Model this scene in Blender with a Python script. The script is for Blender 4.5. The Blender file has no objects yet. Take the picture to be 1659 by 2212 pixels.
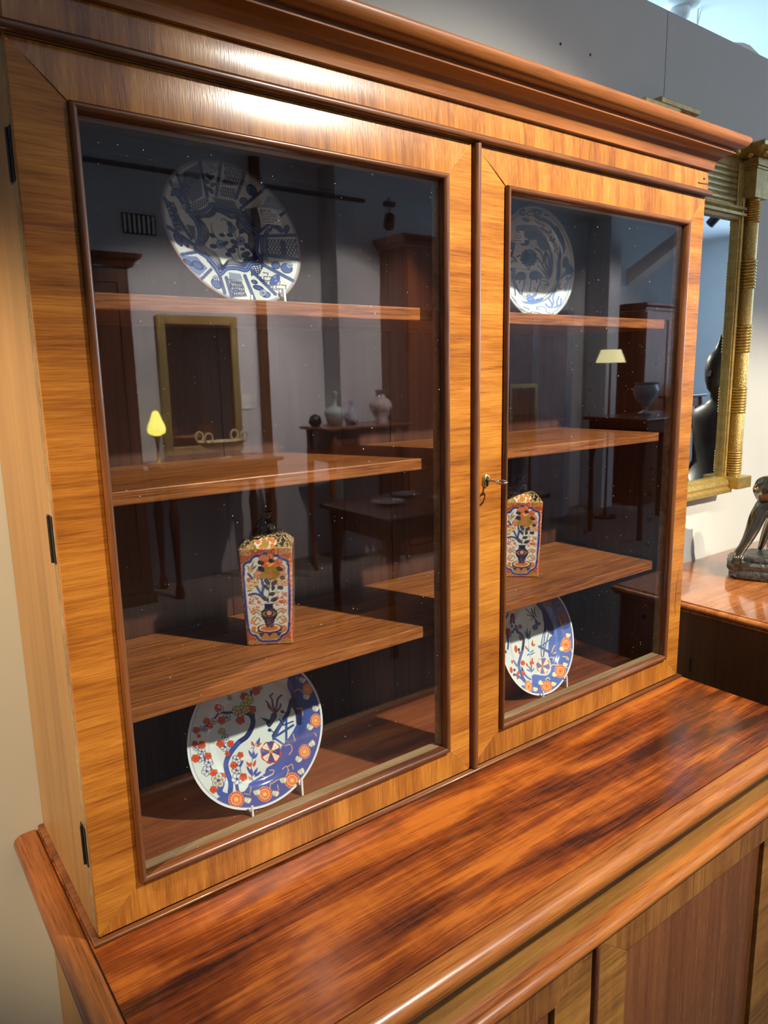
import bpy, bmesh, math, random
import numpy as np
from mathutils import Vector, Matrix
random.seed(7); rng = np.random.default_rng(7)
sc = bpy.context.scene; COL = sc.collection
R = math.radians; PI = math.pi

# ------------------------------------------------------------ camera (origin: lower left corner of the glazed doors, floor at z = -0.93)
cam = bpy.data.objects.new('camera', bpy.data.cameras.new('camera')); COL.objects.link(cam)
cam.data.sensor_fit = 'HORIZONTAL'; cam.data.sensor_width = 36
cam.data.lens = 1569.47 / 1659 * 36
cam.location = (-0.16848, -0.80228, 0.64361); cam.rotation_euler = (1.382362, 0.0190165, -0.6430968)
cam.data.clip_start = 0.02; cam.data.clip_end = 60
sc.camera = cam
# ------------------------------------------------------------ world
w = bpy.data.worlds.new('world'); sc.world = w; w.use_nodes = True
w.node_tree.nodes['Background'].inputs[0].default_value = (.55, .68, .85, 1); w.node_tree.nodes['Background'].inputs[1].default_value = .3
sc.view_settings.view_transform = 'Standard'; sc.view_settings.look = 'None'; sc.view_settings.gamma = 1
sc.view_settings.use_curve_mapping = False; sc.view_settings.exposure = 0.0
cy = sc.cycles
cy.max_bounces = 10; cy.glossy_bounces = 6; cy.transparent_max_bounces = 16; cy.diffuse_bounces = 4
cy.caustics_reflective = True; cy.caustics_refractive = False; cy.blur_glossy = 0.3; cy.sample_clamp_indirect = 10.0
cy.use_denoising = True
# ------------------------------------------------------------ lights
def area(name, loc, aim, sx, sy, power, col, spread=180):
    l = bpy.data.lights.new(name, 'AREA'); l.shape = 'RECTANGLE'; l.size = sx; l.size_y = sy; l.energy = power; l.color = col; l.spread = R(spread)
    o = bpy.data.objects.new(name, l); COL.objects.link(o); o.location = loc
    o.rotation_euler = (Vector(aim) - Vector(loc)).to_track_quat('-Z', 'Y').to_euler(); return o
def spot(name, loc, aim, deg, blend, power, col, rad=.03):
    l = bpy.data.lights.new(name, 'SPOT'); l.spot_size = R(deg); l.spot_blend = blend; l.energy = power; l.color = col; l.shadow_soft_size = rad
    o = bpy.data.objects.new(name, l); COL.objects.link(o); o.location = loc
    o.rotation_euler = (Vector(aim) - Vector(loc)).to_track_quat('-Z', 'Y').to_euler(); return o
KEY = ((1.22, -1.55, 1.92), (.87, 0, .45)); WARM = ((-1.25, -.50, 1.70), (-.08, .24, .37)); WALLW = ((2.35, -3.1, 2.12), (1.95, .286, .02))
REAR = [((2.1, -2.9, 2.0), (1.95, -4.6, .25)), ((3.3, -2.8, 2.0), (3.2, -4.5, .30)), ((5.4, -2.8, 2.0), (5.2, -4.6, .4)), ((6.9, -2.8, 2.0), (7.0, -4.6, .5))]
spot('key_spot', KEY[0], KEY[1], 52, .8, 500, (1, .93, .80))
spot('warm_spot', WARM[0], WARM[1], 26, .7, 330, (1, .74, .42))
spot('wall_spot', WALLW[0], WALLW[1], 22, .6, 950, (1, .89, .70))
for k, (a, b) in enumerate(REAR): spot('rear_spot', a, b, 70, .6, (430, 480, 170, 170)[k], (1, .84, .74))
area('daylight_roof', (3.0, -2.4, 2.27), (3.0, -2.4, 0), 5.5, 3.0, 26, (.62, .78, 1))
area('daylight_right', (9.35, -1.5, 1.2), (5, -1.5, 1.0), 3.5, 1.6, 190, (.55, .78, 1))
area('ceiling_fill', (3.6, 2.6, 1.2), (3.5, 1.7, 2.3), 2.2, 1.0, 75, (.50, .77, 1))  # added unseen lamp behind the partition, turned up to brighten the ceiling

# ------------------------------------------------------------ materials
def s2l(c):
    c = np.asarray(c, float) / 255.; return np.where(c <= .04045, c / 12.92, ((c + .055) / 1.055) ** 2.4)
def newmat(n):
    m = bpy.data.materials.new(n); m.use_nodes = True; nt = m.node_tree; return m, nt, nt.nodes['Principled BSDF']
def mapping(nt, scale, rnd=True):
    tc = nt.nodes.new('ShaderNodeTexCoord'); mp = nt.nodes.new('ShaderNodeMapping'); mp.inputs['Scale'].default_value = scale
    src = tc.outputs['Object']
    if rnd:
        oi = nt.nodes.new('ShaderNodeObjectInfo'); ml = nt.nodes.new('ShaderNodeMath'); ml.operation = 'MULTIPLY'; ml.inputs[1].default_value = 3.7
        nt.links.new(oi.outputs['Random'], ml.inputs[0])
        va = nt.nodes.new('ShaderNodeVectorMath'); va.operation = 'ADD'
        nt.links.new(src, va.inputs[0]); nt.links.new(ml.outputs[0], va.inputs[1]); src = va.outputs[0]
    nt.links.new(src, mp.inputs['Vector']); return mp.outputs[0]
def noise(nt, vec, scale, detail=3, rough=.6, dist=0.0):
    n = nt.nodes.new('ShaderNodeTexNoise'); n.inputs['Scale'].default_value = scale; n.inputs['Detail'].default_value = detail
    n.inputs['Roughness'].default_value = rough; n.inputs['Distortion'].default_value = dist
    nt.links.new(vec, n.inputs['Vector']); return n.outputs['Fac']
def mth(nt, op, a, b=None, c=None):
    m = nt.nodes.new('ShaderNodeMath'); m.operation = op
    for i, v in enumerate((a, b, c)):
        if v is None: continue
        if isinstance(v, (int, float)): m.inputs[i].default_value = v
        else: nt.links.new(v, m.inputs[i])
    return m.outputs[0]
def ramp(nt, fac, stops):
    r = nt.nodes.new('ShaderNodeValToRGB'); e = r.color_ramp.elements
    while len(e) < len(stops): e.new(.5)
    for el, (p, c) in zip(e, stops): el.position = p; el.color = (*c, 1)
    nt.links.new(fac, r.inputs[0]); return r.outputs[0]
def wood(name, axis, dark, mid, light, fine=300, band=45, fig=7, rough=.3, coat=.35, coat_r=.12, wts=(.40, .25, .45), bump=.05, contrast=1.0, wav=.0, rnd=True, fst=.13, spec=.4):
    """axis = the direction the grain runs in; the three colours are the figure of the timber"""
    m, nt, b = newmat(name)
    sc3 = [1, 1, 1]; sc3[axis] = .045
    fin = noise(nt, mapping(nt, [v * (1 if v == 1 else .8) for v in sc3], rnd), fine, 2, .7, .1)
    sb = [1, 1, 1]; sb[axis] = .035
    bnd = noise(nt, mapping(nt, sb, rnd), band, 4, .62, .7)
    sf = [1, 1, 1]; sf[axis] = fst
    fg = noise(nt, mapping(nt, sf, rnd), fig, 3, .55, .5)
    f = mth(nt, 'ADD', mth(nt, 'ADD', mth(nt, 'MULTIPLY', bnd, wts[0]), mth(nt, 'MULTIPLY', fin, wts[1])), mth(nt, 'MULTIPLY', fg, wts[2]))
    f = mth(nt, 'MULTIPLY_ADD', mth(nt, 'SUBTRACT', f, sum(wts) * .5), 2.6 * contrast, .5)
    if wav:   # curl: short bars across the grain
        sw = [.25, .25, .25]; sw[axis] = 1.0
        cw = noise(nt, mapping(nt, sw, rnd), 62, 2, .5, .4); f = mth(nt, 'ADD', f, mth(nt, 'MULTIPLY', mth(nt, 'SUBTRACT', cw, .5), wav))
    col = ramp(nt, f, [(.12, dark), (.5, mid), (.88, light)])
    nt.links.new(col, b.inputs['Base Color'])
    b.inputs['Roughness'].default_value = rough
    nt.links.new(mth(nt, 'MULTIPLY_ADD', fin, .16, rough - .08), b.inputs['Roughness'])
    b.inputs['Coat Weight'].default_value = coat; b.inputs['Coat Roughness'].default_value = coat_r; b.inputs['Specular IOR Level'].default_value = spec
    bp = nt.nodes.new('ShaderNodeBump'); bp.inputs['Strength'].default_value = bump; bp.inputs['Distance'].default_value = .002
    nt.links.new(fin, bp.inputs['Height']); nt.links.new(bp.outputs[0], b.inputs['Normal']); nt.links.new(bp.outputs[0], b.inputs['Coat Normal'])
    return m
def plain(name, col, rough=.5, metal=0.0, coat=0.0, var=.12, vs=30, bump=0, emit=None, es=0, spec=.5):
    m, nt, b = newmat(name); col = tuple(col)
    n = noise(nt, mapping(nt, (1, 1, 1)), vs, 3)
    c = ramp(nt, n, [(.3, tuple(v * (1 - var) for v in col)), (.7, tuple(min(1, v * (1 + var)) for v in col))])
    nt.links.new(c, b.inputs['Base Color']); b.inputs['Roughness'].default_value = rough; b.inputs['Metallic'].default_value = metal
    b.inputs['Coat Weight'].default_value = coat; b.inputs['Coat Roughness'].default_value = .05; b.inputs['Specular IOR Level'].default_value = spec
    if bump:
        bp = nt.nodes.new('ShaderNodeBump'); bp.inputs['Strength'].default_value = bump; bp.inputs['Distance'].default_value = .002
        nt.links.new(n, bp.inputs['Height']); nt.links.new(bp.outputs[0], b.inputs['Normal'])
    if emit: b.inputs['Emission Color'].default_value = (*emit, 1); b.inputs['Emission Strength'].default_value = es
    return m
def painted(name, rough=.12, coat=.6):
    m, nt, b = newmat(name); a = nt.nodes.new('ShaderNodeVertexColor'); a.layer_name = 'glaze'
    nt.links.new(a.outputs[0], b.inputs['Base Color']); b.inputs['Roughness'].default_value = rough
    b.inputs['Coat Weight'].default_value = coat; b.inputs['Coat Roughness'].default_value = .04
    bp = nt.nodes.new('ShaderNodeBump'); bp.inputs['Strength'].default_value = .04; bp.inputs['Distance'].default_value = .002
    nt.links.new(noise(nt, mapping(nt, (1, 1, 1)), 60, 2), bp.inputs['Height']); nt.links.new(bp.outputs[0], b.inputs['Normal']); return m
M = {}
V_D, V_M, V_L = (.17, .050, .008), (.35, .122, .016), (.52, .215, .033)
M['veneer_x'] = wood('crossband_veneer_level', 0, V_D, V_M, V_L, fine=620, band=190, fig=20, rough=.30, coat=.10, wts=(.36, .34, .60), wav=.07, contrast=.88, spec=.3)
M['veneer_z'] = wood('crossband_veneer_upright', 2, V_D, V_M, V_L, fine=620, band=190, fig=20, rough=.26, coat=.35, wts=(.36, .34, .60), wav=.07, contrast=.88, spec=.35)
M['top'] = wood('worktop_mahogany', 0, (.040, .009, .003), (.175, .036, .006), (.40, .110, .014), fine=560, band=150, fig=17, rough=.22, coat=.30, coat_r=.12, wts=(.32, .26, 1.0), bump=.05, contrast=.95, wav=.22, fst=.16)
M['nose'] = wood('worktop_edge_mahogany', 0, (.13, .034, .008), (.29, .090, .017), (.42, .155, .030), fine=460, band=90, fig=12, rough=.30, coat=.3, wts=(.35, .4, .4))
M['nose_y'] = wood('worktop_return_mahogany', 1, (.09, .026, .007), (.21, .066, .015), (.32, .115, .026), fine=460, band=90, fig=12, rough=.30, coat=.3, wts=(.35, .4, .4))
M['front_x'] = wood('frieze_mahogany', 0, (.13, .058, .012), (.26, .120, .024), (.38, .190, .044), fine=460, band=160, fig=10, rough=.36, coat=.12, wav=.18)
M['front_z'] = wood('cupboard_veneer_upright', 2, (.10, .034, .010), (.23, .090, .021), (.36, .155, .036), fine=460, band=110, fig=12, rough=.34, coat=.2, wav=.3)
M['front_xs'] = wood('cupboard_veneer_level', 0, (.12, .046, .011), (.28, .120, .025), (.42, .200, .043), fine=460, band=110, fig=16, rough=.34, coat=.2, wav=.35)
M['panel'] = wood('cupboard_panel', 2, (.09, .028, .010), (.19, .064, .019), (.28, .11, .034), fine=420, band=70, fig=9, rough=.25, coat=.45, coat_r=.2, contrast=.8)
M['mould_x'] = wood('moulding_long', 0, (.060, .019, .007), (.135, .045, .014), (.21, .078, .025), fine=520, band=160, fig=20, rough=.30, coat=.3)
M['mould_z'] = wood('moulding_upright', 2, (.060, .019, .007), (.135, .045, .014), (.21, .078, .025), fine=520, band=160, fig=20, rough=.30, coat=.3)
M['cornice'] = wood('cornice_mahogany', 0, (.12, .036, .009), (.25, .082, .017), (.35, .130, .029), fine=460, band=90, fig=14, rough=.33, coat=.15, contrast=.8)
M['carcase'] = wood('carcase_side', 2, (.19, .095, .034), (.31, .170, .066), (.40, .230, .095), fine=360, band=60, fig=10, rough=.45, coat=.05, contrast=.7)
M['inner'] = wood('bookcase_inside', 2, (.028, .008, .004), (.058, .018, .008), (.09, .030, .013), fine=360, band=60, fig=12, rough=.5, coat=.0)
M['shelf'] = wood('shelf_mahogany', 0, (.09, .026, .008), (.23, .074, .019), (.36, .130, .036), spec=.2, fine=620, band=240, fig=16, rough=.36, coat=.05, wts=(.6, .35, .3), contrast=1.15, fst=.05)
M['floorboard'] = wood('bookcase_floor_mahogany', 0, (.08, .022, .009), (.19, .055, .019), (.28, .095, .032), fine=360, band=70, fig=12, rough=.4, coat=.1)
M['lip'] = wood('dusty_rebate', 0, (.15, .09, .045), (.27, .18, .09), (.38, .27, .15), fine=500, band=90, fig=20, rough=.7, coat=0)
M['side2'] = wood('sideboard_top', 0, (.15, .042, .012), (.33, .105, .026), (.48, .18, .05), fine=300, band=60, fig=12, rough=.16, coat=.8, coat_r=.05, wav=.3)
M['side2s'] = wood('sideboard_side', 2, (.065, .024, .009), (.10, .040, .014), (.15, .065, .023), fine=260, band=40, fig=8, rough=.4, coat=.1)
M['darkwood'] = wood('dark_mahogany', 2, (.035, .012, .007), (.09, .03, .014), (.17, .06, .026), fine=120, band=14, fig=3, rough=.3, coat=.4)
M['redwood'] = wood('red_mahogany', 2, (.08, .022, .010), (.19, .055, .022), (.28, .09, .035), fine=120, band=14, fig=3, rough=.3, coat=.4)
M['brass'] = plain('aged_brass', (.72, .58, .26), .28, 1, var=.15, vs=120)
M['steel'] = plain('worn_key_steel', (.50, .47, .43), .25, 1, var=.2, vs=200)
M['iron'] = plain('dark_hinge_metal', (.045, .04, .035), .45, .8, var=.3, vs=150)
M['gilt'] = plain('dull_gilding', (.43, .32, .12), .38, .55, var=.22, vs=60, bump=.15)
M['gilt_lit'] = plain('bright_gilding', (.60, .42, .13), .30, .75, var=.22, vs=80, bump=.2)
M['gilt_tex'] = plain('sanded_gilding', (.58, .41, .14), .34, .7, var=.45, vs=330, bump=.9)
M['palegold'] = plain('pale_gold_metal', (.75, .62, .36), .35, .2, var=.1)
M['bronze'] = plain('polished_dark_bronze', (.16, .155, .13), .16, .9, var=.5, vs=25, bump=.5)
M['bronze_d'] = plain('rough_dark_bronze', (.10, .095, .08), .38, .7, var=.6, vs=90, bump=1)
M['statue'] = plain('blackened_statue', (.022, .020, .018), .4, .3, var=.4, vs=30)
M['white'] = plain('white_plastic', (.80, .80, .78), .35, var=.03)
M['paper'] = plain('price_sticker_paper', (.92, .91, .86), .6, var=.04)
M['ink'] = plain('black_pen_ink', (.02, .02, .02), .5, var=.1)
M['hole'] = plain('dark_hole', (.006, .004, .003), .9, var=.1)
M['wall'] = plain('grey_partition_paint', (.51, .51, .48), .75, var=.03, vs=4, spec=.2)
M['wall_f'] = plain('white_room_paint', (.60, .60, .63), .8, var=.03, vs=3, spec=.2)
M['wall_b'] = plain('pale_blue_white_paint', (.84, .88, .90), .8, var=.03, vs=3, spec=.2)
M['ceil'] = plain('white_ceiling_paint', (.80, .84, .86), .8, var=.02, vs=3, spec=.2)
M['floor'] = plain('grey_carpet', (.16, .14, .125), .9, var=.25, vs=160, bump=.4)
M['black'] = plain('black_lamp_housing', (.02, .02, .022), .4, .2, var=.1)
M['lens'] = plain('lamp_lens', (.9, .9, .9), .3, emit=(1, .9, .75), es=25)
M['shade'] = plain('lit_glass_shade', (.9, .85, .5), .3, emit=(1, .88, .14), es=9, var=.05)
M['shade2'] = plain('lit_fabric_shade', (.9, .8, .5), .6, emit=(1, .85, .40), es=5, var=.05)
M['celadon'] = plain('celadon_glaze', (.40, .46, .44), .12, coat=.6, var=.2, vs=20)
M['bluewhite'] = plain('blue_and_white_glaze', (.45, .46, .55), .12, coat=.6, var=.6, vs=40)
M['famille'] = plain('pink_enamel_glaze', (.55, .45, .44), .12, coat=.6, var=.45, vs=45)
M['curtain'] = plain('grey_violet_cloth', (.30, .28, .33), .9, var=.2, vs=9)
def glassmat():
    m, nt, b = newmat('old_window_glass'); nt.nodes.remove(b); out = nt.nodes['Material Output']
    lw = nt.nodes.new('ShaderNodeLayerWeight'); lw.inputs['Blend'].default_value = .5
    f = mth(nt, 'MULTIPLY_ADD', mth(nt, 'POWER', lw.outputs['Facing'], 5.0), .95, .054)
    tr = nt.nodes.new('ShaderNodeBsdfTransparent'); tr.inputs[0].default_value = (.965, .975, .97, 1)
    gl = nt.nodes.new('ShaderNodeBsdfGlossy'); gl.inputs['Roughness'].default_value = .018; gl.inputs[0].default_value = (.95, .97, 1, 1)
    # dust specks and smears on the old pane
    df = nt.nodes.new('ShaderNodeBsdfDiffuse'); df.inputs[0].default_value = (.8, .82, .85, 1)
    sp = noise(nt, mapping(nt, (1, 1, 1), False), 330, 0, .5); spk = mth(nt, 'MULTIPLY', mth(nt, 'GREATER_THAN', sp, .86), .5)
    mx = nt.nodes.new('ShaderNodeMixShader'); nt.links.new(f, mx.inputs[0]); nt.links.new(tr.outputs[0], mx.inputs[1]); nt.links.new(gl.outputs[0], mx.inputs[2])
    m2 = nt.nodes.new('ShaderNodeMixShader'); nt.links.new(spk, m2.inputs[0]); nt.links.new(mx.outputs[0], m2.inputs[1]); nt.links.new(df.outputs[0], m2.inputs[2])
    nt.links.new(m2.outputs[0], out.inputs[0]); return m
M['glass'] = glassmat()
m, nt, b = newmat('silvered_mirror'); b.inputs['Metallic'].default_value = 1; b.inputs['Roughness'].default_value = .015; b.inputs['Base Color'].default_value = (.80, .86, .90, 1); M['mirror'] = m
m, nt, b = newmat('brown_reflection_mirror'); b.inputs['Metallic'].default_value = 1; b.inputs['Roughness'].default_value = .06; b.inputs['Base Color'].default_value = (.50, .30, .22, 1); M['mirror_brown'] = m  # brown reflection of the bookcase put into the glass colour
M['glaze'] = painted('painted_porcelain')

# ------------------------------------------------------------ building helpers (everything in metres, world axes)
ORG = {}
class MB:
    def __init__(s): s.v = []; s.f = []; s.m = []
    def add(s, vs, fs, mi=0):
        n = len(s.v); s.v += [tuple(v) for v in vs]; s.f += [tuple(i + n for i in f) for f in fs]; s.m += [mi] * len(fs); return s
    def box(s, x0, x1, y0, y1, z0, z1, mi=0):
        return s.add([(x, y, z) for z in (z0, z1) for y in (y0, y1) for x in (x0, x1)],
                     [(0, 2, 3, 1), (4, 5, 7, 6), (0, 1, 5, 4), (2, 6, 7, 3), (0, 4, 6, 2), (1, 3, 7, 5)], mi)
    def prism(s, poly, axis, a, b, mi=0):
        """poly of 2-D points in the plane normal to axis, drawn out from a to b"""
        n = len(poly)
        def P(q, t): return {0: (t, q[0], q[1]), 1: (q[0], t, q[1]), 2: (q[0], q[1], t)}[axis]
        vs = [P(q, a) for q in poly] + [P(q, b) for q in poly]
        return s.add(vs, [tuple(range(n))[::-1], tuple(range(n, 2 * n))] + [(i, (i + 1) % n, n + (i + 1) % n, n + i) for i in range(n)], mi)
    def loft(s, rings, closed=True, caps=True, mi=0):
        n = len(rings[0]); vs = [p for r in rings for p in r]; fs = []
        for k in range(len(rings) - 1):
            for i in range(n if closed else n - 1):
                j = (i + 1) % n; fs.append((k * n + i, k * n + j, (k + 1) * n + j, (k + 1) * n + i))
        if caps: fs += [tuple(range(n))[::-1], tuple(range((len(rings) - 1) * n, len(rings) * n))]
        return s.add(vs, fs, mi)
    def lathe(s, prof, c=(0, 0, 0), seg=24, axis=2, mi=0, sc=(1, 1)):
        rings = []
        for r, z in prof:
            ring = []
            for i in range(seg):
                a = 2 * PI * i / seg; p = (r * math.cos(a) * sc[0], r * math.sin(a) * sc[1])
                q = {2: (p[0], p[1], z), 1: (p[0], z, p[1]), 0: (z, p[0], p[1])}[axis]
                ring.append((c[0] + q[0], c[1] + q[1], c[2] + q[2]))
            rings.append(ring)
        return s.loft(rings, mi=mi)
    def tube(s, pts, r, seg=8, mi=0, closed=False):
        P = [Vector(p) for p in pts]; n = len(P); rings = []; up = Vector((.13, .27, .95))
        rr = r if hasattr(r, '__len__') else [r] * n
        for i in range(n):
            d = (P[min(i + 1, n - 1)] - P[max(i - 1, 0)]) if not closed else (P[(i + 1) % n] - P[i - 1])
            d.normalize(); a = d.cross(up)
            if a.length < 1e-3: a = d.cross(Vector((1, 0, 0)))
            a.normalize(); b = d.cross(a)
            rings.append([tuple(P[i] + (a * math.cos(2 * PI * k / seg) + b * math.sin(2 * PI * k / seg)) * rr[i]) for k in range(seg)])
        if closed: rings.append(rings[0])
        return s.loft(rings, caps=not closed, mi=mi)
    def ball(s, c, r, seg=14, mi=0, sc=(1, 1, 1)):
        prof = [(math.sin(PI * k / 8) if 0 < k < 8 else .001, -math.cos(PI * k / 8)) for k in range(9)]
        rings = [[(c[0] + r * sc[0] * p * math.cos(2 * PI * i / seg), c[1] + r * sc[1] * p * math.sin(2 * PI * i / seg), c[2] + r * sc[2] * z) for i in range(seg)] for p, z in prof]
        return s.loft(rings, mi=mi)
    def build(s, name, mats, parent=None, smooth=None, bevel=0, seg=2):
        me = bpy.data.meshes.new(name)
        o3 = ORG.get(parent.name, (0, 0, 0)) if parent else (0, 0, 0)
        me.from_pydata([(x - o3[0], y - o3[1], z - o3[2]) for x, y, z in s.v], [], s.f)
        for k in (mats if isinstance(mats, (list, tuple)) else [mats]): me.materials.append(M[k] if isinstance(k, str) else k)
        me.polygons.foreach_set('material_index', s.m)
        bm = bmesh.new(); bm.from_mesh(me); bmesh.ops.recalc_face_normals(bm, faces=bm.faces); bm.to_mesh(me); bm.free()
        if smooth is not None:
            me.polygons.foreach_set('use_smooth', [True] * len(me.polygons)); me.set_sharp_from_angle(angle=R(smooth))
        o = bpy.data.objects.new(name, me); COL.objects.link(o)
        if parent: o.parent = parent; ORG[o.name] = o3
        if bevel:
            bv = o.modifiers.new('bevel', 'BEVEL'); bv.width = bevel; bv.segments = seg; bv.limit_method = 'ANGLE'; bv.angle_limit = R(40); bv.harden_normals = False
        return o
def tag(o, label, cat, group=None, kind=None):
    if label: o['label'] = label
    if cat: o['category'] = cat
    if group: o['group'] = group
    if kind: o['kind'] = kind
    return o
def thing(name, loc, label, cat, group=None):
    o = bpy.data.objects.new(name, None); COL.objects.link(o); o.location = loc; o.empty_display_size = .05
    ORG[o.name] = tuple(loc); return tag(o, label, cat, group)
def lab(o, t): o['label'] = t; return o
def box(*a): return MB().box(*a)
# ============================================================ the room
D = .286; FZ = -.93; CZ = 2.3; PT = 1.4535
def struct(name, mb, mat, parent=None, **k):
    o = mb.build(name, mat, parent, **k)
    if not parent: o['kind'] = 'structure'
    return o
struct('floor', box(-2.6, 9.6, -4.8, 5.2, FZ - .05, FZ), 'floor')
struct('ceiling', box(-2.6, 9.6, -4.8, 5.2, CZ, CZ + .05), 'ceil')
wb = struct('wall_back', box(-2.6, 4.2, D + .012, D + .06, FZ, PT - .002), 'wall')
for x0, x1 in ((-2.6, -.956), (-.954, .264), (.266, 1.4838), (1.4862, 2.70), (2.702, 4.2)):
    struct('wall_panel', box(x0, x1, D, D + .012, FZ, PT), 'wall', wb)
for x, z in ((1.114, 1.299), (1.210, 1.300)):
    MB().lathe([(.0001, D - .0012), (.0026, D - .001), (.003, D)], (x, 0, z), 10, 1).build('screw_head', 'iron', wb)
struct('wall_front', box(-2.6, 9.6, -4.7, -4.6, FZ, CZ), 'wall_f')
struct('wall_left', box(-2.7, -2.6, -4.8, 5.2, FZ, CZ), 'wall_f')
struct('wall_right', box(9.5, 9.6, -4.8, 5.2, FZ, CZ), 'wall_b')
struct('wall_rear', box(-2.6, 9.6, 5.1, 5.2, FZ, CZ), 'wall_b')

pl = struct('wall_pillar', box(3.25, 4.80, -4.6, -4.36, FZ, CZ), 'wall_f')
struct('trim_2', box(2.62, 2.69, -4.6, -4.55, FZ, CZ), 'side2s')
struct('wall_column', box(6.75, 6.95, -4.6, -4.3, FZ, CZ), 'wall_f')
struct('ceiling_beam', MB().prism([(-4.3, 1.55), (-4.3, 1.72), (-3.2, 2.3), (-3.0, 2.3)], 0, 7.05, 7.22), 'wall_f')

# ------------------------------------------------------------ glazed bookcase
bk = thing('bookcase', (.6, .143, -.0065), 'golden mahogany glazed two-door bookcase standing on the cupboard', 'bookcase')
W2 = 1.2; H = .9595
def sweep(prof, x0, x1, yf, yb):
    """moulding with mitred corners: left return, front, right return; prof = (projection, z)"""
    st = [[(x0 - e, yb, z) for e, z in prof], [(x0 - e, yf - e, z) for e, z in prof], [(x1 + e, yf - e, z) for e, z in prof], [(x1 + e, yb, z) for e, z in prof]]
    return MB().loft(st)
box(0, .05, .0225, D - .001, -.0065, .9605).build('side_panel', 'carcase', bk)
box(1.147, 1.2, .0225, D - .001, -.0065, .9605).build('side_panel', 'carcase', bk)
# thin dark linings show as the inside of the case
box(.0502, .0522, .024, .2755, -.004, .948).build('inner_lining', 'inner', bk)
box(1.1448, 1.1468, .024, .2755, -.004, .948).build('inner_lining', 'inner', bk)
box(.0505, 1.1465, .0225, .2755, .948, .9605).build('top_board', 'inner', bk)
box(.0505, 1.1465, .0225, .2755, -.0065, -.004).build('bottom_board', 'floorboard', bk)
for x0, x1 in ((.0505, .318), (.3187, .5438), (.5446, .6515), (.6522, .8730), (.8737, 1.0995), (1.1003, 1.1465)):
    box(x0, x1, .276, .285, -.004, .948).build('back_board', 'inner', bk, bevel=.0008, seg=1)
for z0, z1 in ((.7175, .7356), (.5007, .5177), (.2356, .2539)):
    box(.053, 1.144, .032, .2748, z0, z1).build('shelf', 'shelf', bk, bevel=.0016, seg=2)
for y in (.049, .207):
    for k in range(11):
        z = .285 + .0525 * (k - 3)
        if any(a - .008 < z < b + .008 for a, b in ((.7175, .7356), (.5007, .5177), (.2356, .2539))): z += .02
        MB().lathe([(.0052, 1.1441), (.0052, 1.1449)], (0, y, z), 12, 0).build('pin_hole', 'hole', bk)
def crown(z0, z1, y, t0, t1, n=8):
    """cupped board section: the face leans from t0 to t1 degrees between its lower and upper edge"""
    pts = [(y, z0)]
    for k in range(n): a = R(t0 + (t1 - t0) * (k + .5) / n); dz = (z1 - z0) / n; pts.append((pts[-1][0] + math.tan(a) * dz, pts[-1][1] + dz))
    return pts
cr = crown(.9715, 1.0046, -.0046, -1.5, 8.0)
lab(MB().prism(cr + [(.0, 1.0046), (.0, .9715)], 0, .0, W2).build('frieze', 'veneer_z', bk, smooth=25), 'upright-grained veneered frieze board')
box(.0, W2, .0005, .286 - .001, .9606, 1.0045).build('frieze_core', 'carcase', bk)
bead = [(.0045, .9612), (.0080, .9616), (.0096, .9640), (.0098, .9672), (.0085, .9700), (.0062, .9712), (.0045, .9716)]
sweep([(0, .9612)] + bead + [(0, .9716)], 0, W2, 0, D - .001).build('frieze_bead', 'mould_x', bk, smooth=50)
corn = [(0, 1.0050), (.0062, 1.0050), (.0090, 1.0058), (.0096, 1.0120), (.0108, 1.0175), (.0135, 1.0222), (.0180, 1.0262), (.0235, 1.0298), (.0300, 1.0325), (.0352, 1.0334), (.0354, 1.0352),
        (.0330, 1.0362), (.0330, 1.0412), (.0400, 1.0405), (.0455, 1.0425), (.0505, 1.0462), (.0538, 1.0508), (.0552, 1.0555), (.0545, 1.0592), (.0520, 1.0612), (0, 1.0612)]
lab(sweep(corn, 0, W2, 0, D - .001).build('cornice', 'cornice', bk, smooth=42), 'stepped overhanging cornice moulding')
base_b = [(0, -.0065), (.0060, -.0065), (.0078, -.0050), (.0078, -.0028), (.0060, -.0012), (.0, -.0010)]
sweep(base_b, 0, W2, 0, D - .001).build('base_bead', 'mould_x', bk, smooth=60)

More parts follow.
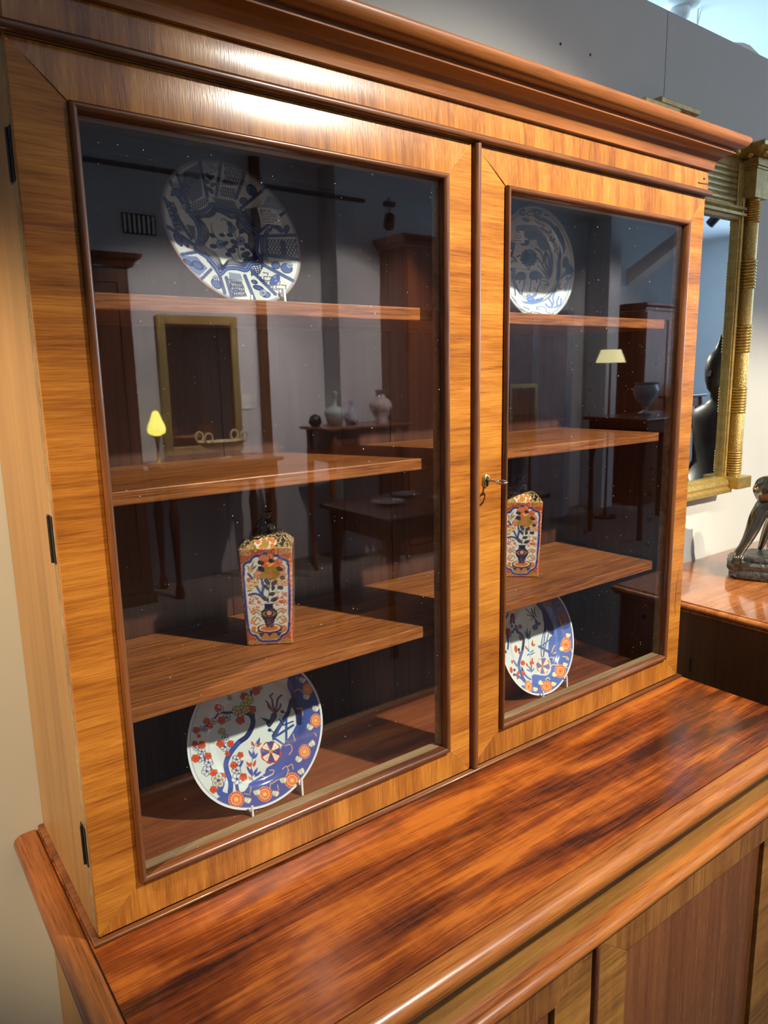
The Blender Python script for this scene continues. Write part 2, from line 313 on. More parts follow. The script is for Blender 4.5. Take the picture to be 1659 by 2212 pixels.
def door(x0, x1, ox0, ox1, oz0=.0492, oz1=.9115, z0=.0002, z1=H, left=True):
    d = MB(); yb = .0222; yf = .0070; i = .0085
    for a in (((x0, z0), (x0, z1), (ox0 + i, oz1 - i), (ox0 + i, oz0 + i)), ((x1, z0), (x1, z1), (ox1 - i, oz1 - i), (ox1 - i, oz0 + i)),
              ((x0, z1), (x1, z1), (ox1 - i, oz1 - i), (ox0 + i, oz1 - i)), ((x0, z0), (x1, z0), (ox1 - i, oz0 + i), (ox0 + i, oz0 + i))):
        d.prism(a, 1, yf + .0002, yb)
    dr = d.build('door', 'lip', bk)
    for n, a, mt in (('stile', ((x0, z0), (x0, z1), (ox0, oz1), (ox0, oz0)), 'veneer_x'), ('stile', ((x1, z0), (x1, z1), (ox1, oz1), (ox1, oz0)), 'veneer_x'),
                     ('rail', ((x0, z1), (x1, z1), (ox1, oz1), (ox0, oz1)), 'veneer_z'), ('rail', ((x0, z0), (x1, z0), (ox1, oz0), (ox0, oz0)), 'veneer_z')):
        if n == 'rail' and a[0][1] == z1:
            pr_ = crown(oz1, z1, -.0012, -1.0, 7.5, 8)
            MB().loft([[(x0 + (ox0 - x0) * (z1 - z) / (z1 - oz1), y, z) for y, z in pr_] + [(x0, yf, z1), (ox0, yf, oz1)], [(x1 + (ox1 - x1) * (z1 - z) / (z1 - oz1), y, z) for y, z in pr_] + [(x1, yf, z1), (ox1, yf, oz1)]]).build(n, mt, dr, smooth=25); continue
        MB().prism(a, 1, 0, yf).build(n, mt, dr, bevel=.0006, seg=2)
    prof = [(0, .0072), (0, -.0052), (.0008, -.0070), (.0026, -.0078), (.0048, -.0074), (.0068, -.0056), (.0082, -.0030), (.0090, .0002), (.0092, .0040), (.0080, .0072)]
    C = ((ox0, oz0, 1, 1), (ox1, oz0, -1, 1), (ox1, oz1, -1, -1), (ox0, oz1, 1, -1))
    for k in range(4):
        A, B = C[k], C[(k + 1) % 4]
        MB().loft([[(A[0] + A[2] * q, y, A[1] + A[3] * q) for q, y in prof], [(B[0] + B[2] * q, y, B[1] + B[3] * q) for q, y in prof]]).build('glazing_bead', 'mould_x' if k % 2 == 0 else 'mould_z', dr, smooth=50)
    box(ox0 + .0081, ox1 - .0081, .0040, .0064, oz0 + .0081, oz1 - .0081).build('glass_pane', 'glass', dr)
    return dr
dl = door(.0, .5935, .0516, .5471); dr_ = door(.6, 1.2, .6621, 1.1484)
lab(dl, 'left glazed door'); lab(dr_, 'right glazed door with keyhole')
n = 10; ap = [(.6035 + .0065 * math.cos(PI + PI * k / n), -.0078 * math.sin(PI * k / n)) for k in range(n + 1)]
MB().prism([(.597, .007)] + ap + [(.610, .007)], 2, .0004, H - .0004).build('astragal', 'mould_z', dr_, smooth=50)
for z0, z1 in ((.834, .884), (.450, .502), (.086, .136)):
    h = box(-.0012, .0, .012, .030, z0, z1)
    h.lathe([(.0022, z0), (.0022, z1)], (-.0014, .0215, 0), 10, 2).build('hinge', 'iron', dl, bevel=.0003)
e = MB().lathe([(.0004, -.0030), (.0050, -.0031), (.0060, -.0042), (.0078, -.0042), (.0092, -.0034), (.0106, -.0016), (.0108, .0001)], (.6258, 0, .4775), 32, 1, sc=(.72, 1.05)).build('lock_escutcheon', 'brass', dr_, smooth=40)
MB().prism([(.6238, .469), (.6278, .469), (.6272, .4755), (.6280, .479), (.6258, .4812), (.6236, .479), (.6244, .4755)], 1, -.0046, -.0040).build('keyhole', 'hole', e)
ky = thing('door_key', (.6262, -.004, .4785), 'small steel key in the keyhole of the right glazed door', 'key')
k0 = Vector((.6262, -.0036, .4785)); kd = Vector((.10, -1, -.03)).normalized()
MB().tube([k0, k0 + kd * .004, k0 + kd * .0042, k0 + kd * .017, k0 + kd * .0172, k0 + kd * .020], [.0016, .0016, .0021, .0019, .0024, .0022], 12).build('shank', 'steel', ky, smooth=50)
cb = k0 + kd * .0278; kx = Vector((.35, .12, .94)).normalized()   # bow ring lies in the plane of the shank and kx
kx = (kx - kd * kx.dot(kd)).normalized()
kx = Vector((.97, .1, .18)); kx = (kx - kd * kx.dot(kd)).normalized()
MB().tube([cb + kd * (.0088 * math.cos(2 * PI * k / 28)) + kx * (.0070 * math.sin(2 * PI * k / 28)) for k in range(28)], .0015, 8, closed=True).build('bow', 'steel', ky, smooth=60)

# ------------------------------------------------------------ cupboard below
cb_ = thing('cupboard', (.6, .0, FZ), 'mahogany cupboard with rounded worktop edge under the glazed bookcase', 'cupboard')
GX, GY, TX = -.0114, -.2613, 1.2114
box(GX + .0022, TX - .0008, GY + .0022, D - .001, -.030, -.0066).build('worktop', 'top', cb_, bevel=.0010, seg=3)
nose = [(-.004, -.034), (-.004, -.0112), (-.0008, -.0110), (-.0004, -.0075), (.0010, -.0064), (.0060, -.0062), (.0110, -.0063), (.0157, -.0066)]
for k in range(1, 11):
    a = PI / 2 - PI * k / 10.5; nose.append((.0157 + .0150 * math.cos(a), -.0206 + .0140 * math.sin(a)))
nose.append((.010, -.0350))
fr = MB().loft([[(GX - q, GY - q, z) for q, z in nose], [(TX + q * .3, GY - q, z) for q, z in nose]]); lab(fr.build('front_edge_moulding', 'nose', cb_, smooth=40), 'rounded front edge of the worktop')
MB().loft([[(GX - q, D - .001, z) for q, z in nose], [(GX - q, GY - q, z) for q, z in nose]]).build('side_edge_moulding', 'nose_y', cb_, smooth=40)
box(-.0052, .016, -.2575, D - .001, FZ, -.0345).build('side_panel', 'carcase', cb_)
box(1.184, 1.2045, -.2575, D - .001, FZ, -.0345).build('side_panel', 'carcase', cb_)
box(.0165, 1.1835, .262, D - .002, FZ + .05, -.0345).build('back_panel', 'inner', cb_)
box(.0165, 1.1835, -.2300, .2615, FZ + .08, FZ + .10).build('bottom_board', 'inner', cb_)
lab(box(-.0052, 1.2045, -.2500, -.2340, -.1235, -.0345).build('frieze', 'front_x', cb_), 'plain long-grained frieze under the worktop')
bd = [(-.0130, -.1215), (0, -.1222), (.0050, -.1232), (.0095, -.1255), (.0122, -.1292), (.0126, -.1335), (.0108, -.1375), (.0070, -.1405), (.0, -.1412)]
MB().loft([[(-.0052 - q, -.2620 - q, z) for q, z in bd], [(1.2045 + q, -.2620 - q, z) for q, z in bd]]).build('frieze_bead', 'nose', cb_, smooth=45)
box(-.0052, 1.2045, -.2600, -.2440, -.1480, -.1235).build('under_rail', 'front_x', cb_)
def cdoor(x0, x1, ox0, ox1, z0=-.80, z1=-.1483, oz0=-.735, oz1=-.1990):
    y0, y1 = -.2625, -.2445
    p = box(ox0 - .004, ox1 + .004, y0 + .008, y1, oz0 - .004, oz1 + .004).build('door', 'panel', cb_)
    for n_, a, mt in (('stile', ((x0, z0), (x0, z1), (ox0, oz1), (ox0, oz0)), 'front_xs'), ('stile', ((x1, z0), (x1, z1), (ox1, oz1), (ox1, oz0)), 'front_xs'),
                     ('rail', ((x0, z1), (x1, z1), (ox1, oz1), (ox0, oz1)), 'front_z'), ('rail', ((x0, z0), (x1, z0), (ox1, oz0), (ox0, oz0)), 'front_z')):
        MB().prism(a, 1, y0, y1 + .0005).build(n_, mt, p, bevel=.0007, seg=2)
    return p
lab(cdoor(.004, .5810, .082, .503), 'left panelled door'); q = cdoor(.5950, 1.1990, .6640, 1.0760); lab(q, 'right panelled door')
ap = [(.5900 + .0060 * math.cos(PI + PI * k / n), -.2625 - .0050 * math.sin(PI * k / n)) for k in range(n + 1)]
MB().prism([(.584, -.2500)] + ap + [(.596, -.2500)], 2, -.80, -.1485).build('astragal', 'mould_z', q, smooth=50)
box(-.010, 1.210, -.2700, -.2400, FZ, -.803).build('plinth', 'front_x', cb_, bevel=.003)

# ------------------------------------------------------------ sideboard to the right
sb = thing('sideboard', (2.0, .0, FZ), 'low mahogany sideboard with moulded top against the wall right of the cupboard', 'sideboard')
box(1.377, 2.9, -.268, D - .002, .086, .103).build('top_board', 'side2', sb, bevel=.0015)
sp = [(0, .1030), (.004, .1032), (.0045, .1005), (.0080, .1000), (.0125, .0972), (.0145, .0930), (.0135, .0890), (.0095, .0862), (.0060, .0855), (.0085, .0835), (.0085, .0800), (0, .0800)]
MB().loft([[(1.378 - e_, D - .002, z) for e_, z in sp], [(1.378 - e_, -.267 - e_, z) for e_, z in sp], [(2.9, -.267 - e_, z) for e_, z in sp]]).build('edge_moulding', 'side2', sb, smooth=40)
box(1.380, 1.400, -.262, D - .003, FZ + .06, .0855).build('side_panel', 'side2s', sb)
box(2.86, 2.88, -.262, D - .003, FZ + .06, .0855).build('side_panel', 'side2s', sb)
box(1.4, 2.86, -.258, -.24, FZ + .06, .0855).build('front_panel', 'side2s', sb)
box(1.4, 2.86, .26, .278, FZ + .06, .0855).build('back_panel', 'side2s', sb)
for x in (1.41, 2.83):
    for y in (-.24, .25): MB().lathe([(.018, FZ), (.03, FZ + .02), (.024, FZ + .05), (.03, FZ + .06)], (x, y, 0), 14).build('foot', 'side2s', sb, smooth=50)

# ------------------------------------------------------------ gilt mirror with columns
mr = thing('gilt_mirror', (1.6, D, .32), 'tall gilt pier mirror with ringed column on the grey wall', 'mirror')
XL, XR = 1.275, 1.932
box(1.38, 1.772, .246, .2500, .340, 1.020).build('mirror_glass', 'mirror', mr)
box(XL + .03, XR - .03, .2505, D - .0005, .320, 1.17).build('back_board', 'gilt', mr)
for x0, x1 in ((1.7705, 1.7860), (1.360, 1.3795)):
    s_ = MB().box(x0, x1, .2340, .2502, .338, 1.072); s_.box(x0 + .004, x1 - .003, .2300, .2345, .338, 1.072); s_.build('slip_moulding', 'gilt_lit', mr, bevel=.001)
# bottom rail, stepped
s_ = MB().prism([(.2502, .345), (.236, .345), (.230, .340), (.222, .336), (.218, .326), (.222, .318), (.214, .312), (.214, .303), (.2502, .300)], 0, 1.36, 1.787)
lab(s_.build('bottom_rail', 'gilt_lit', mr, smooth=30), 'moulded gilt bottom rail')
s_ = MB().prism([(.2502, 1.017), (.236, 1.017), (.233, 1.024), (.226, 1.026), (.226, 1.033), (.234, 1.036), (.226, 1.041), (.228, 1.048), (.240, 1.052), (.2502, 1.056)], 0, 1.36, 1.790)
s_.build('lower_frieze_moulding', 'gilt', mr, smooth=30)
box(1.36, 1.790, .2440, .2505, 1.05, 1.168).build('frieze_panel', 'gilt', mr)
for k in range(6):
    z = 1.066 + k * .0142
    MB().lathe([(.0001, 1.374), (.0076, 1.377), (.0076, 1.752), (.0001, 1.757)], (0, .2435, z), 14, 0, sc=(.8, 1)).build('reeded_rib', 'gilt', mr, smooth=60)
box(1.758, 1.787, .2380, .2445, 1.05, 1.155).build('frieze_end', 'gilt', mr, bevel=.001)
def ringed(cx):
    yc = .2285
    lv = []
    def rings(z0, z1, nn, r=.0212):
        st = (z1 - z0) / nn
        for k in range(nn):
            z = z0 + k * st; lv.extend([(r - .0048, z), (r - .0008, z + st * .22), (r, z + st * .5), (r - .0008, z + st * .78)])
        lv.append((r - .0048, z1))
    ZB, ZT = .345, 1.070
    c = MB(); groups = [(.347, .413), (.492, .567), (.643, .718), (.795, .873), (.948, 1.0)]
    groups = [(.352, .414), (.518, .588), (.680, .752), (.846, .920), (1.012, 1.066)]
    prev = ZB
    for i, (a, b_) in enumerate(groups):
        lv.append((.0165, prev)); lv.append((.0180, prev + .001)) if False else None
        if i: lv.append((.0172, prev + .0005)); lv.append((.0172, a - .0005))
        rings(a, b_, 9); prev = b_ + .0005
    lv.append((.0170, prev)); lv.append((.0170, ZT))
    o = c.lathe(lv, (cx, yc, 0), 32).build('column', 'gilt_lit', mr, smooth=50)
    for i in range(len(groups) - 1):
        MB().lathe([(.0176, groups[i][1] + .001), (.0180, groups[i][1] + .003), (.0180, groups[i + 1][0] - .003), (.0176, groups[i + 1][0] - .001)], (cx, yc, 0), 32).build('sanded_shaft', 'gilt_tex', o, smooth=50)
    return o
ringed(1.818); ringed(1.318)
for cx in (1.818, 1.318):
    x0, x1 = cx - .0310, cx + .0330
    box(x0, x1, .2070, D - .001, 1.0705, 1.140).build('capital_block', 'gilt', mr, bevel=.0012)
    s_ = MB()
    for e_, a, b_ in ((.003, 1.140, 1.146), (.007, 1.146, 1.152), (.004, 1.152, 1.166)): s_.box(x0 - e_, x1 + e_, .2070 - e_, D - .001, a, b_)
    s_.build('capital_moulding', 'gilt', mr, bevel=.0012)
    b0 = box(cx - .0350, cx + .0370, .1950, D - .001, .312, .3445); lab(b0.build('foot_block', 'gilt_lit', mr, bevel=.0015), 'square gilt block under the column')
    cp = [(0, 1.166), (.006, 1.168), (.020, 1.180), (.030, 1.185), (.032, 1.193), (.028, 1.197), (0, 1.198)]
    MB().loft([[(x0 - e_, D - .001, z) for e_, z in cp], [(x0 - e_, .207 - e_, z) for e_, z in cp], [(x1 + e_, .207 - e_, z) for e_, z in cp], [(x1 + e_, D - .001, z) for e_, z in cp]]).build('cornice_block', 'gilt', mr, smooth=40)
    for bx, by in ((x0 - .010, .222), (x0 + .008, .193), (x0 + .033, .193), (x0 + .058, .193)):
        MB().ball((bx, by, 1.1725), .0088).build('gilt_ball', 'gilt_lit', mr, smooth=80)
cp = [(.2505, 1.166), (.236, 1.168), (.222, 1.180), (.212, 1.185), (.208, 1.193), (.212, 1.197), (.2505, 1.198)]
MB().prism(cp, 0, 1.345, 1.775).build('cornice', 'gilt', mr, smooth=40)
for k in range(7): MB().ball((1.40 + k * .054, .228, 1.1725), .0088).build('gilt_ball', 'gilt_lit', mr, smooth=80)
s_ = MB().loft([[(1.362 - e_, D - .001, z) for e_, z in ((0, 1.199), (.006, 1.201), (.018, 1.209), (.020, 1.217), (.016, 1.221), (0, 1.222))],
               [(1.362 - e_, .215 - e_, z) for e_, z in ((0, 1.199), (.006, 1.201), (.018, 1.209), (.020, 1.217), (.016, 1.221), (0, 1.222))],
               [(1.476 + e_, .215 - e_, z) for e_, z in ((0, 1.199), (.006, 1.201), (.018, 1.209), (.020, 1.217), (.016, 1.221), (0, 1.222))],
               [(1.476 + e_, D - .001, z) for e_, z in ((0, 1.199), (.006, 1.201), (.018, 1.209), (.020, 1.217), (.016, 1.221), (0, 1.222))]])
lab(s_.build('raised_cap', 'gilt', mr, smooth=40), 'raised moulded cap on the mirror cornice')
# ------------------------------------------------------------ old damage: crack in the right stile, chipped frieze veneer, slot in the sideboard side
ck = [(1.1894, .2424), (1.1834, .2207), (1.1790, .1986), (1.1792, .1728), (1.1782, .1566), (1.1825, .1336)]
MB().loft([[(x - w_, -.00015, z), (x + w_, -.00015, z), (x + w_, .0003, z), (x - w_, .0003, z)] for (x, z), w_ in zip(ck, (.0001, .0004, .0006, .0006, .0008, .0002))]).build('crack', 'hole', dr_)
MB().prism([(1.1640, .9795), (1.1655, .9815), (1.1760, .9812), (1.1900, .9822), (1.1996, .9826), (1.1996, .9806), (1.1890, .9800), (1.1700, .9790)], 1, -.0052, -.0040).build('veneer_chip', 'inner', bk)
MB().prism([(1.1815, .9885), (1.1850, .9915), (1.1880, .9885)], 1, -.0056, -.0040).build('veneer_chip', 'inner', bk)
MB().prism([(.0695, -.0660), (.0715, -.0680), (.0740, -.0660), (.0745, -.0350), (.0705, -.0340)], 0, 1.3796, 1.3802).build('slot', 'hole', sb)
# ============================================================ painted porcelain: brushwork laid on dense meshes as a colour attribute
class Brush:
    def __init__(s, X, Y, base): s.X = X; s.Y = Y; s.C = np.tile(s2l(base), (len(X), 1))
    def put(s, idx, a, col):
        a = np.clip(a, 0, 1)[:, None]; s.C[idx] = s.C[idx] * (1 - a) + s2l(col) * a
    def near(s, x0, x1, y0, y1): return np.nonzero((s.X > x0) & (s.X < x1) & (s.Y > y0) & (s.Y < y1))[0]
    def line(s, pts, w, col, a=1, soft=3.0):
        pts = np.asarray(pts, float); m = w + soft
        i = s.near(pts[:, 0].min() - m, pts[:, 0].max() + m, pts[:, 1].min() - m, pts[:, 1].max() + m)
        if not len(i): return
        x, y = s.X[i], s.Y[i]; d = np.full(len(i), 1e9)
        for (ax, ay), (bx, by) in zip(pts[:-1], pts[1:]):
            L = (bx - ax) ** 2 + (by - ay) ** 2 + 1e-9; t = np.clip(((x - ax) * (bx - ax) + (y - ay) * (by - ay)) / L, 0, 1)
            d = np.minimum(d, np.hypot(x - ax - t * (bx - ax), y - ay - t * (by - ay)))
        s.put(i, (w / 2 + soft / 2 - d) / soft * a, col)
    def curve(s, pts, w, col, a=1, soft=3.0): s.line(smooth(pts), w, col, a, soft)
    def poly(s, pts, col, a=1, sm=False):
        pts = np.asarray(smooth(pts, closed=True) if sm else pts, float)
        i = s.near(pts[:, 0].min(), pts[:, 0].max(), pts[:, 1].min(), pts[:, 1].max())
        if not len(i): return
        x, y = s.X[i], s.Y[i]; ins = np.zeros(len(i), bool); n = len(pts)
        for k in range(n):
            ax, ay = pts[k]; bx, by = pts[(k + 1) % n]
            if ay == by: continue
            c = ((ay > y) != (by > y)) & (x < (bx - ax) * (y - ay) / (by - ay) + ax); ins ^= c
        s.put(i[ins], np.full(ins.sum(), float(a)), col)
    def ell(s, cx, cy, rx, ry, ang, col, a=1, edge=None, ew=5):
        m = max(rx, ry) + 8; i = s.near(cx - m, cx + m, cy - m, cy + m)
        if not len(i): return
        c, q = math.cos(ang), math.sin(ang); x, y = s.X[i] - cx, s.Y[i] - cy
        d = np.hypot((x * c + y * q) / rx, (-x * q + y * c) / ry); k = min(rx, ry)
        if col is not None: s.put(i, (1 - d) * k / 3 + .5 if a == 1 else np.clip((1 - d) * k / 3 + .5, 0, 1) * a, col)
        if edge is not None: s.put(i, (ew / 2 + 1.5 - np.abs(1 - d) * k) / 3, edge)
    def flower(s, cx, cy, r, n, col, edge=None, core=None, sx=1.0, rot=0.0, pr=.48, ew=4):
        for k in range(n):
            a = 2 * PI * k / n + rot; s.ell(cx + math.cos(a) * r * .58 * sx, cy + math.sin(a) * r * .58, r * pr * sx, r * pr, 0, col, edge=edge, ew=ew)
        if core is not None: s.ell(cx, cy, r * .26 * sx, r * .26, 0, core)
    def leaf(s, x0, y0, x1, y1, w, col, edge=None):
        dx, dy = x1 - x0, y1 - y0; L = math.hypot(dx, dy) + 1e-6; nx, ny = -dy / L * w / 2, dx / L * w / 2
        P = [(x0, y0), (x0 + dx * .3 + nx, y0 + dy * .3 + ny), (x0 + dx * .65 + nx * .85, y0 + dy * .65 + ny * .85), (x1, y1), (x0 + dx * .65 - nx * .85, y0 + dy * .65 - ny * .85), (x0 + dx * .3 - nx, y0 + dy * .3 - ny)]
        s.poly(P, col, sm=False)
        if edge is not None: s.line(P + [P[0]], 4, edge)
    def mottle(s, amt, f):
        q = np.sin(s.X * f + 3 * np.sin(s.Y * f * .7)) * np.sin(s.Y * f * 1.3 + 2 * np.sin(s.X * f * .6)); s.C *= (1 + amt * q)[:, None]
def smooth(pts, n=7, closed=False):
    P = [np.asarray(p, float) for p in pts]; out = []; m = len(P)
    for i in range(m if closed else m - 1):
        p0, p1, p2, p3 = (P[(i - 1) % m], P[i], P[(i + 1) % m], P[(i + 2) % m]) if closed else (P[max(i - 1, 0)], P[i], P[i + 1], P[min(i + 2, m - 1)])
        for k in range(n):
            t = k / n; out.append(tuple(.5 * ((2 * p1) + (-p0 + p2) * t + (2 * p0 - 5 * p1 + 4 * p2 - p3) * t * t + (-p0 + 3 * p1 - 3 * p2 + p3) * t ** 3)))
    if not closed: out.append(tuple(P[-1]))
    return out
def quadmap(q):
    q = [np.asarray(p, float) for p in q]
    return lambda s, t: tuple((q[0] * (1 - s) + q[1] * s) * (1 - t) + (q[3] * (1 - s) + q[2] * s) * t)
def scales(B, q, nx, ny, col, w=8.5):
    """overlapping fish scales inside the four-cornered field q"""
    f = quadmap(q)
    for j in range(ny):
        for i in range(-(j % 2), nx):
            x0 = (i + (j % 2) * .5) / nx; pts = [f(min(max(x0 + (k / 6) / nx, 0), 1), (j + math.sin(PI * k / 6) * .95) / ny) for k in range(7)]
            B.line(pts, w, col)
DK, MD, LT = (28, 42, 86), (62, 88, 142), (120, 150, 198)
def paint_kraak(B, u, v):
    rho = np.hypot(u, v); th = np.arctan2(v, u)
    B.mottle(.03, .004)
    # rim wash and the outlined medallion of six lobes
    i = np.nonzero(rho > .955)[0]; B.put(i, np.full(len(i), .55), MD)
    med = [(600, 575), (700, 600), (800, 640), (890, 650), (900, 720), (960, 800), (1060, 870), (1070, 960), (1060, 1060), (1110, 1150), (1080, 1180), (1010, 1190), (960, 1250), (860, 1230), (760, 1235), (690, 1290), (640, 1210), (560, 1120), (440, 1030), (470, 940), (480, 850), (440, 740), (390, 670), (500, 650), (570, 610)]
    seps = [((560, 500), (480, 130)), ((650, 490), (700, 130)), ((850, 520), (945, 250)), ((900, 620), (1160, 400)), ((1075, 870), (1370, 640)), ((1120, 900), (1480, 890)), ((1110, 1090), (1510, 1140)), ((1120, 1190), (1440, 1360)), ((1010, 1250), (1260, 1500)),
            ((940, 1300), (1040, 1550)), ((750, 1320), (810, 1530)), ((680, 1290), (740, 1490)), ((600, 1240), (500, 1340)), ((470, 1060), (290, 1090)), ((420, 990), (150, 800)), ((400, 930), (110, 500)), ((360, 660), (170, 330)), ((380, 640), (250, 270))]
    def wash(q, c, a=.85): B.poly(q, c, a)
    # dark washed corner panels
    wash([(330, 230), (480, 150), (510, 490), (400, 560), (300, 380)], (58, 78, 118)); wash([(250, 290), (330, 240), (390, 600), (350, 640), (290, 500)], (50, 66, 108), .7)
    wash([(600, 500), (830, 540), (880, 640), (800, 630), (650, 570)], (44, 58, 100)); wash([(340, 780), (430, 800), (440, 960), (400, 900)], (46, 62, 106))
    wash([(940, 620), (1090, 600), (1110, 860), (1060, 880), (960, 760)], (36, 50, 96)); wash([(1120, 600), (1180, 480), (1320, 560), (1330, 640)], MD, .6)
    wash([(1090, 880), (1180, 900), (1180, 1160), (1110, 1140)], (60, 86, 146)); wash([(290, 1100), (450, 1110), (560, 1230), (480, 1310), (400, 1250)], (70, 100, 168))
    wash([(780, 1270), (900, 1290), (920, 1350), (780, 1350)], (110, 128, 160)); wash([(840, 1130), (1000, 1100), (1010, 1180), (960, 1240), (850, 1200)], (112, 142, 198))
    scales(B, [(740, 310), (935, 350), (930, 210), (735, 150)], 7, 4, DK); scales(B, [(690, 490), (830, 520), (850, 420), (700, 390)], 6, 3, DK)
    wash([(710, 330), (880, 350), (870, 385), (705, 375)], (50, 70, 118))
    scales(B, [(430, 650), (570, 560), (560, 500), (360, 580)], 7, 3, DK); scales(B, [(240, 860), (320, 850), (220, 560), (110, 520)], 5, 7, DK); wash([(200, 620), (240, 620), (250, 760), (210, 760)], DK, .7)
    scales(B, [(980, 820), (1050, 800), (940, 640), (900, 650)], 4, 5, DK)
    scales(B, [(1170, 1100), (1490, 1110), (1460, 930), (1165, 930)], 9, 6, DK); wash([(1300, 950), (1360, 945), (1370, 1100), (1315, 1095)], (50, 66, 120), .9)
    scales(B, [(480, 1060), (640, 1260), (690, 1250), (560, 1080)], 4, 7, DK); scales(B, [(780, 1340), (910, 1360), (960, 1520), (830, 1530)], 7, 4, DK); scales(B, [(1000, 1220), (1140, 1190), (1090, 1290), (1010, 1310)], 5, 4, DK)
    for a, b in seps:
        a = np.array(a, float); b = np.array(b, float); n_ = np.array([-(b - a)[1], (b - a)[0]]); n_ /= np.hypot(*n_)
        B.line([a, b], 26, MD, .75); B.line([a + n_ * 14, b + n_ * 14], 6, DK); B.line([a - n_ * 14, b - n_ * 14], 6, DK)
    # key-fret panel
    for k in range(4):
        x, y = 1130 + k * 62, 1275 + k * 42
        B.line([(x, y), (x + 50, y + 6), (x + 44, y + 44), (x + 8, y + 40), (x + 6, y + 76), (x + 60, y + 84)], 9, DK); B.line([(x - 20, y + 40), (x - 26, y + 80), (x + 26, y + 96)], 9, DK)
    B.ell(1250, 1350, 42, 62, .7, (60, 84, 150), edge=DK); B.ell(1250, 1320, 12, 10, 0, LT); B.ell(1262, 1356, 12, 10, 0, LT)
    # medallion border
    mp = smooth(med, closed=True); mp.append(mp[0]); B.line(mp, 44, (56, 76, 128)); B.line(mp, 8, LT, .6)
    cxm, cym = 790, 900
    inner = [(cxm + (x - cxm) * .90, cym + (y - cym) * .90) for x, y in mp]; B.poly(inner, (222, 226, 212)); B.line(inner, 7, DK)
    for k in range(0, len(inner) - 1, 1):
        x, y = inner[k]; d = math.hypot(x - cxm, y - cym); B.line([(x, y), (x + (cxm - x) / d * 66, y + (cym - y) / d * 54)], 9, DK)
    scales(B, [(600, 640), (870, 690), (880, 650), (620, 590)], 9, 1, DK, 7)
    # sprays of flowers in the centre
    B.curve([(600, 770), (610, 850), (660, 930), (720, 990), (780, 1070), (830, 1140)], 8, DK); B.curve([(760, 740), (800, 800), (860, 930), (870, 1010), (880, 1090), (900, 1130)], 8, DK)
    B.curve([(700, 740), (720, 722), (760, 745)], 8, DK); B.curve([(900, 850), (880, 920)], 7, DK)
    B.flower(690, 985, 42, 8, (150, 170, 200), DK, DK); B.flower(810, 830, 40, 7, (120, 140, 185), DK, DK); B.flower(900, 950, 42, 7, (130, 152, 195), DK, DK)
    for x, y, a, r in ((610, 895, .6, 30), (710, 890, .1, 28), (620, 1005, .2, 34), (740, 975, -.4, 34), (790, 780, .8, 34), (790, 890, .3, 30), (915, 850, -.5, 34), (830, 960, .5, 36), (840, 1010, -.2, 30), (960, 1000, 1, 30), (810, 1050, .2, 40), (775, 1090, .4, 30), (950, 1090, -.4, 46), (920, 1035, 0, 22)):
        B.ell(x, y, r, r * .62, a, (50, 62, 104), edge=DK)
    # emblems in the border panels
    for x, y, n_, r in ((600, 195, 9, 54),): B.flower(x, y, r, n_, (190, 202, 208), DK, LT, 1.3)
    for x, y, a in ((560, 280, .8), (600, 300, -.6), (555, 345, .4), (620, 375, -.3), (560, 415, .2), (600, 440, .9)): B.ell(x, y, 30, 19, a, (52, 68, 112), edge=DK)
    B.curve([(580, 250), (600, 330), (590, 400), (600, 460)], 7, DK)
    for x, y, rx, ry, a in ((250, 450, 58, 36, 1.1), (210, 450, 22, 40, .3), (1010, 430, 60, 46, .9), (930, 540, 40, 34, .3), (330, 420, 46, 26, -.5), (420, 330, 44, 20, -.4), (1240, 790, 46, 26, .6), (1180, 850, 44, 20, -.7), (1300, 830, 40, 22, .8), (1370, 830, 26, 40, .2),
                            (260, 940, 70, 26, 1.0), (330, 960, 60, 20, 1.0), (360, 1170, 50, 18, .6), (460, 1200, 60, 34, .6), (650, 1390, 60, 38, .8), (1260, 1200, 44, 36, .3), (1370, 1230, 60, 48, .4), (1080, 1430, 50, 22, .3), (1160, 1500, 44, 30, .2), (1040, 1370, 30, 18, .4), (850, 1460, 30, 16, .2), (770, 350, 44, 18, .3)):
        B.ell(x, y, rx, ry, a, (72, 96, 150), edge=DK, ew=8)
    for x, y, n_, r in ((1400, 1200, 6, 30), (1130, 1480, 8, 34), (640, 1330, 6, 26), (320, 600, 5, 26), (230, 380, 5, 30)): B.flower(x, y, r, n_, (160, 182, 210), DK)
    i = np.nonzero(rho > .985)[0]; B.put(i, np.full(len(i), .9), (150, 105, 55))
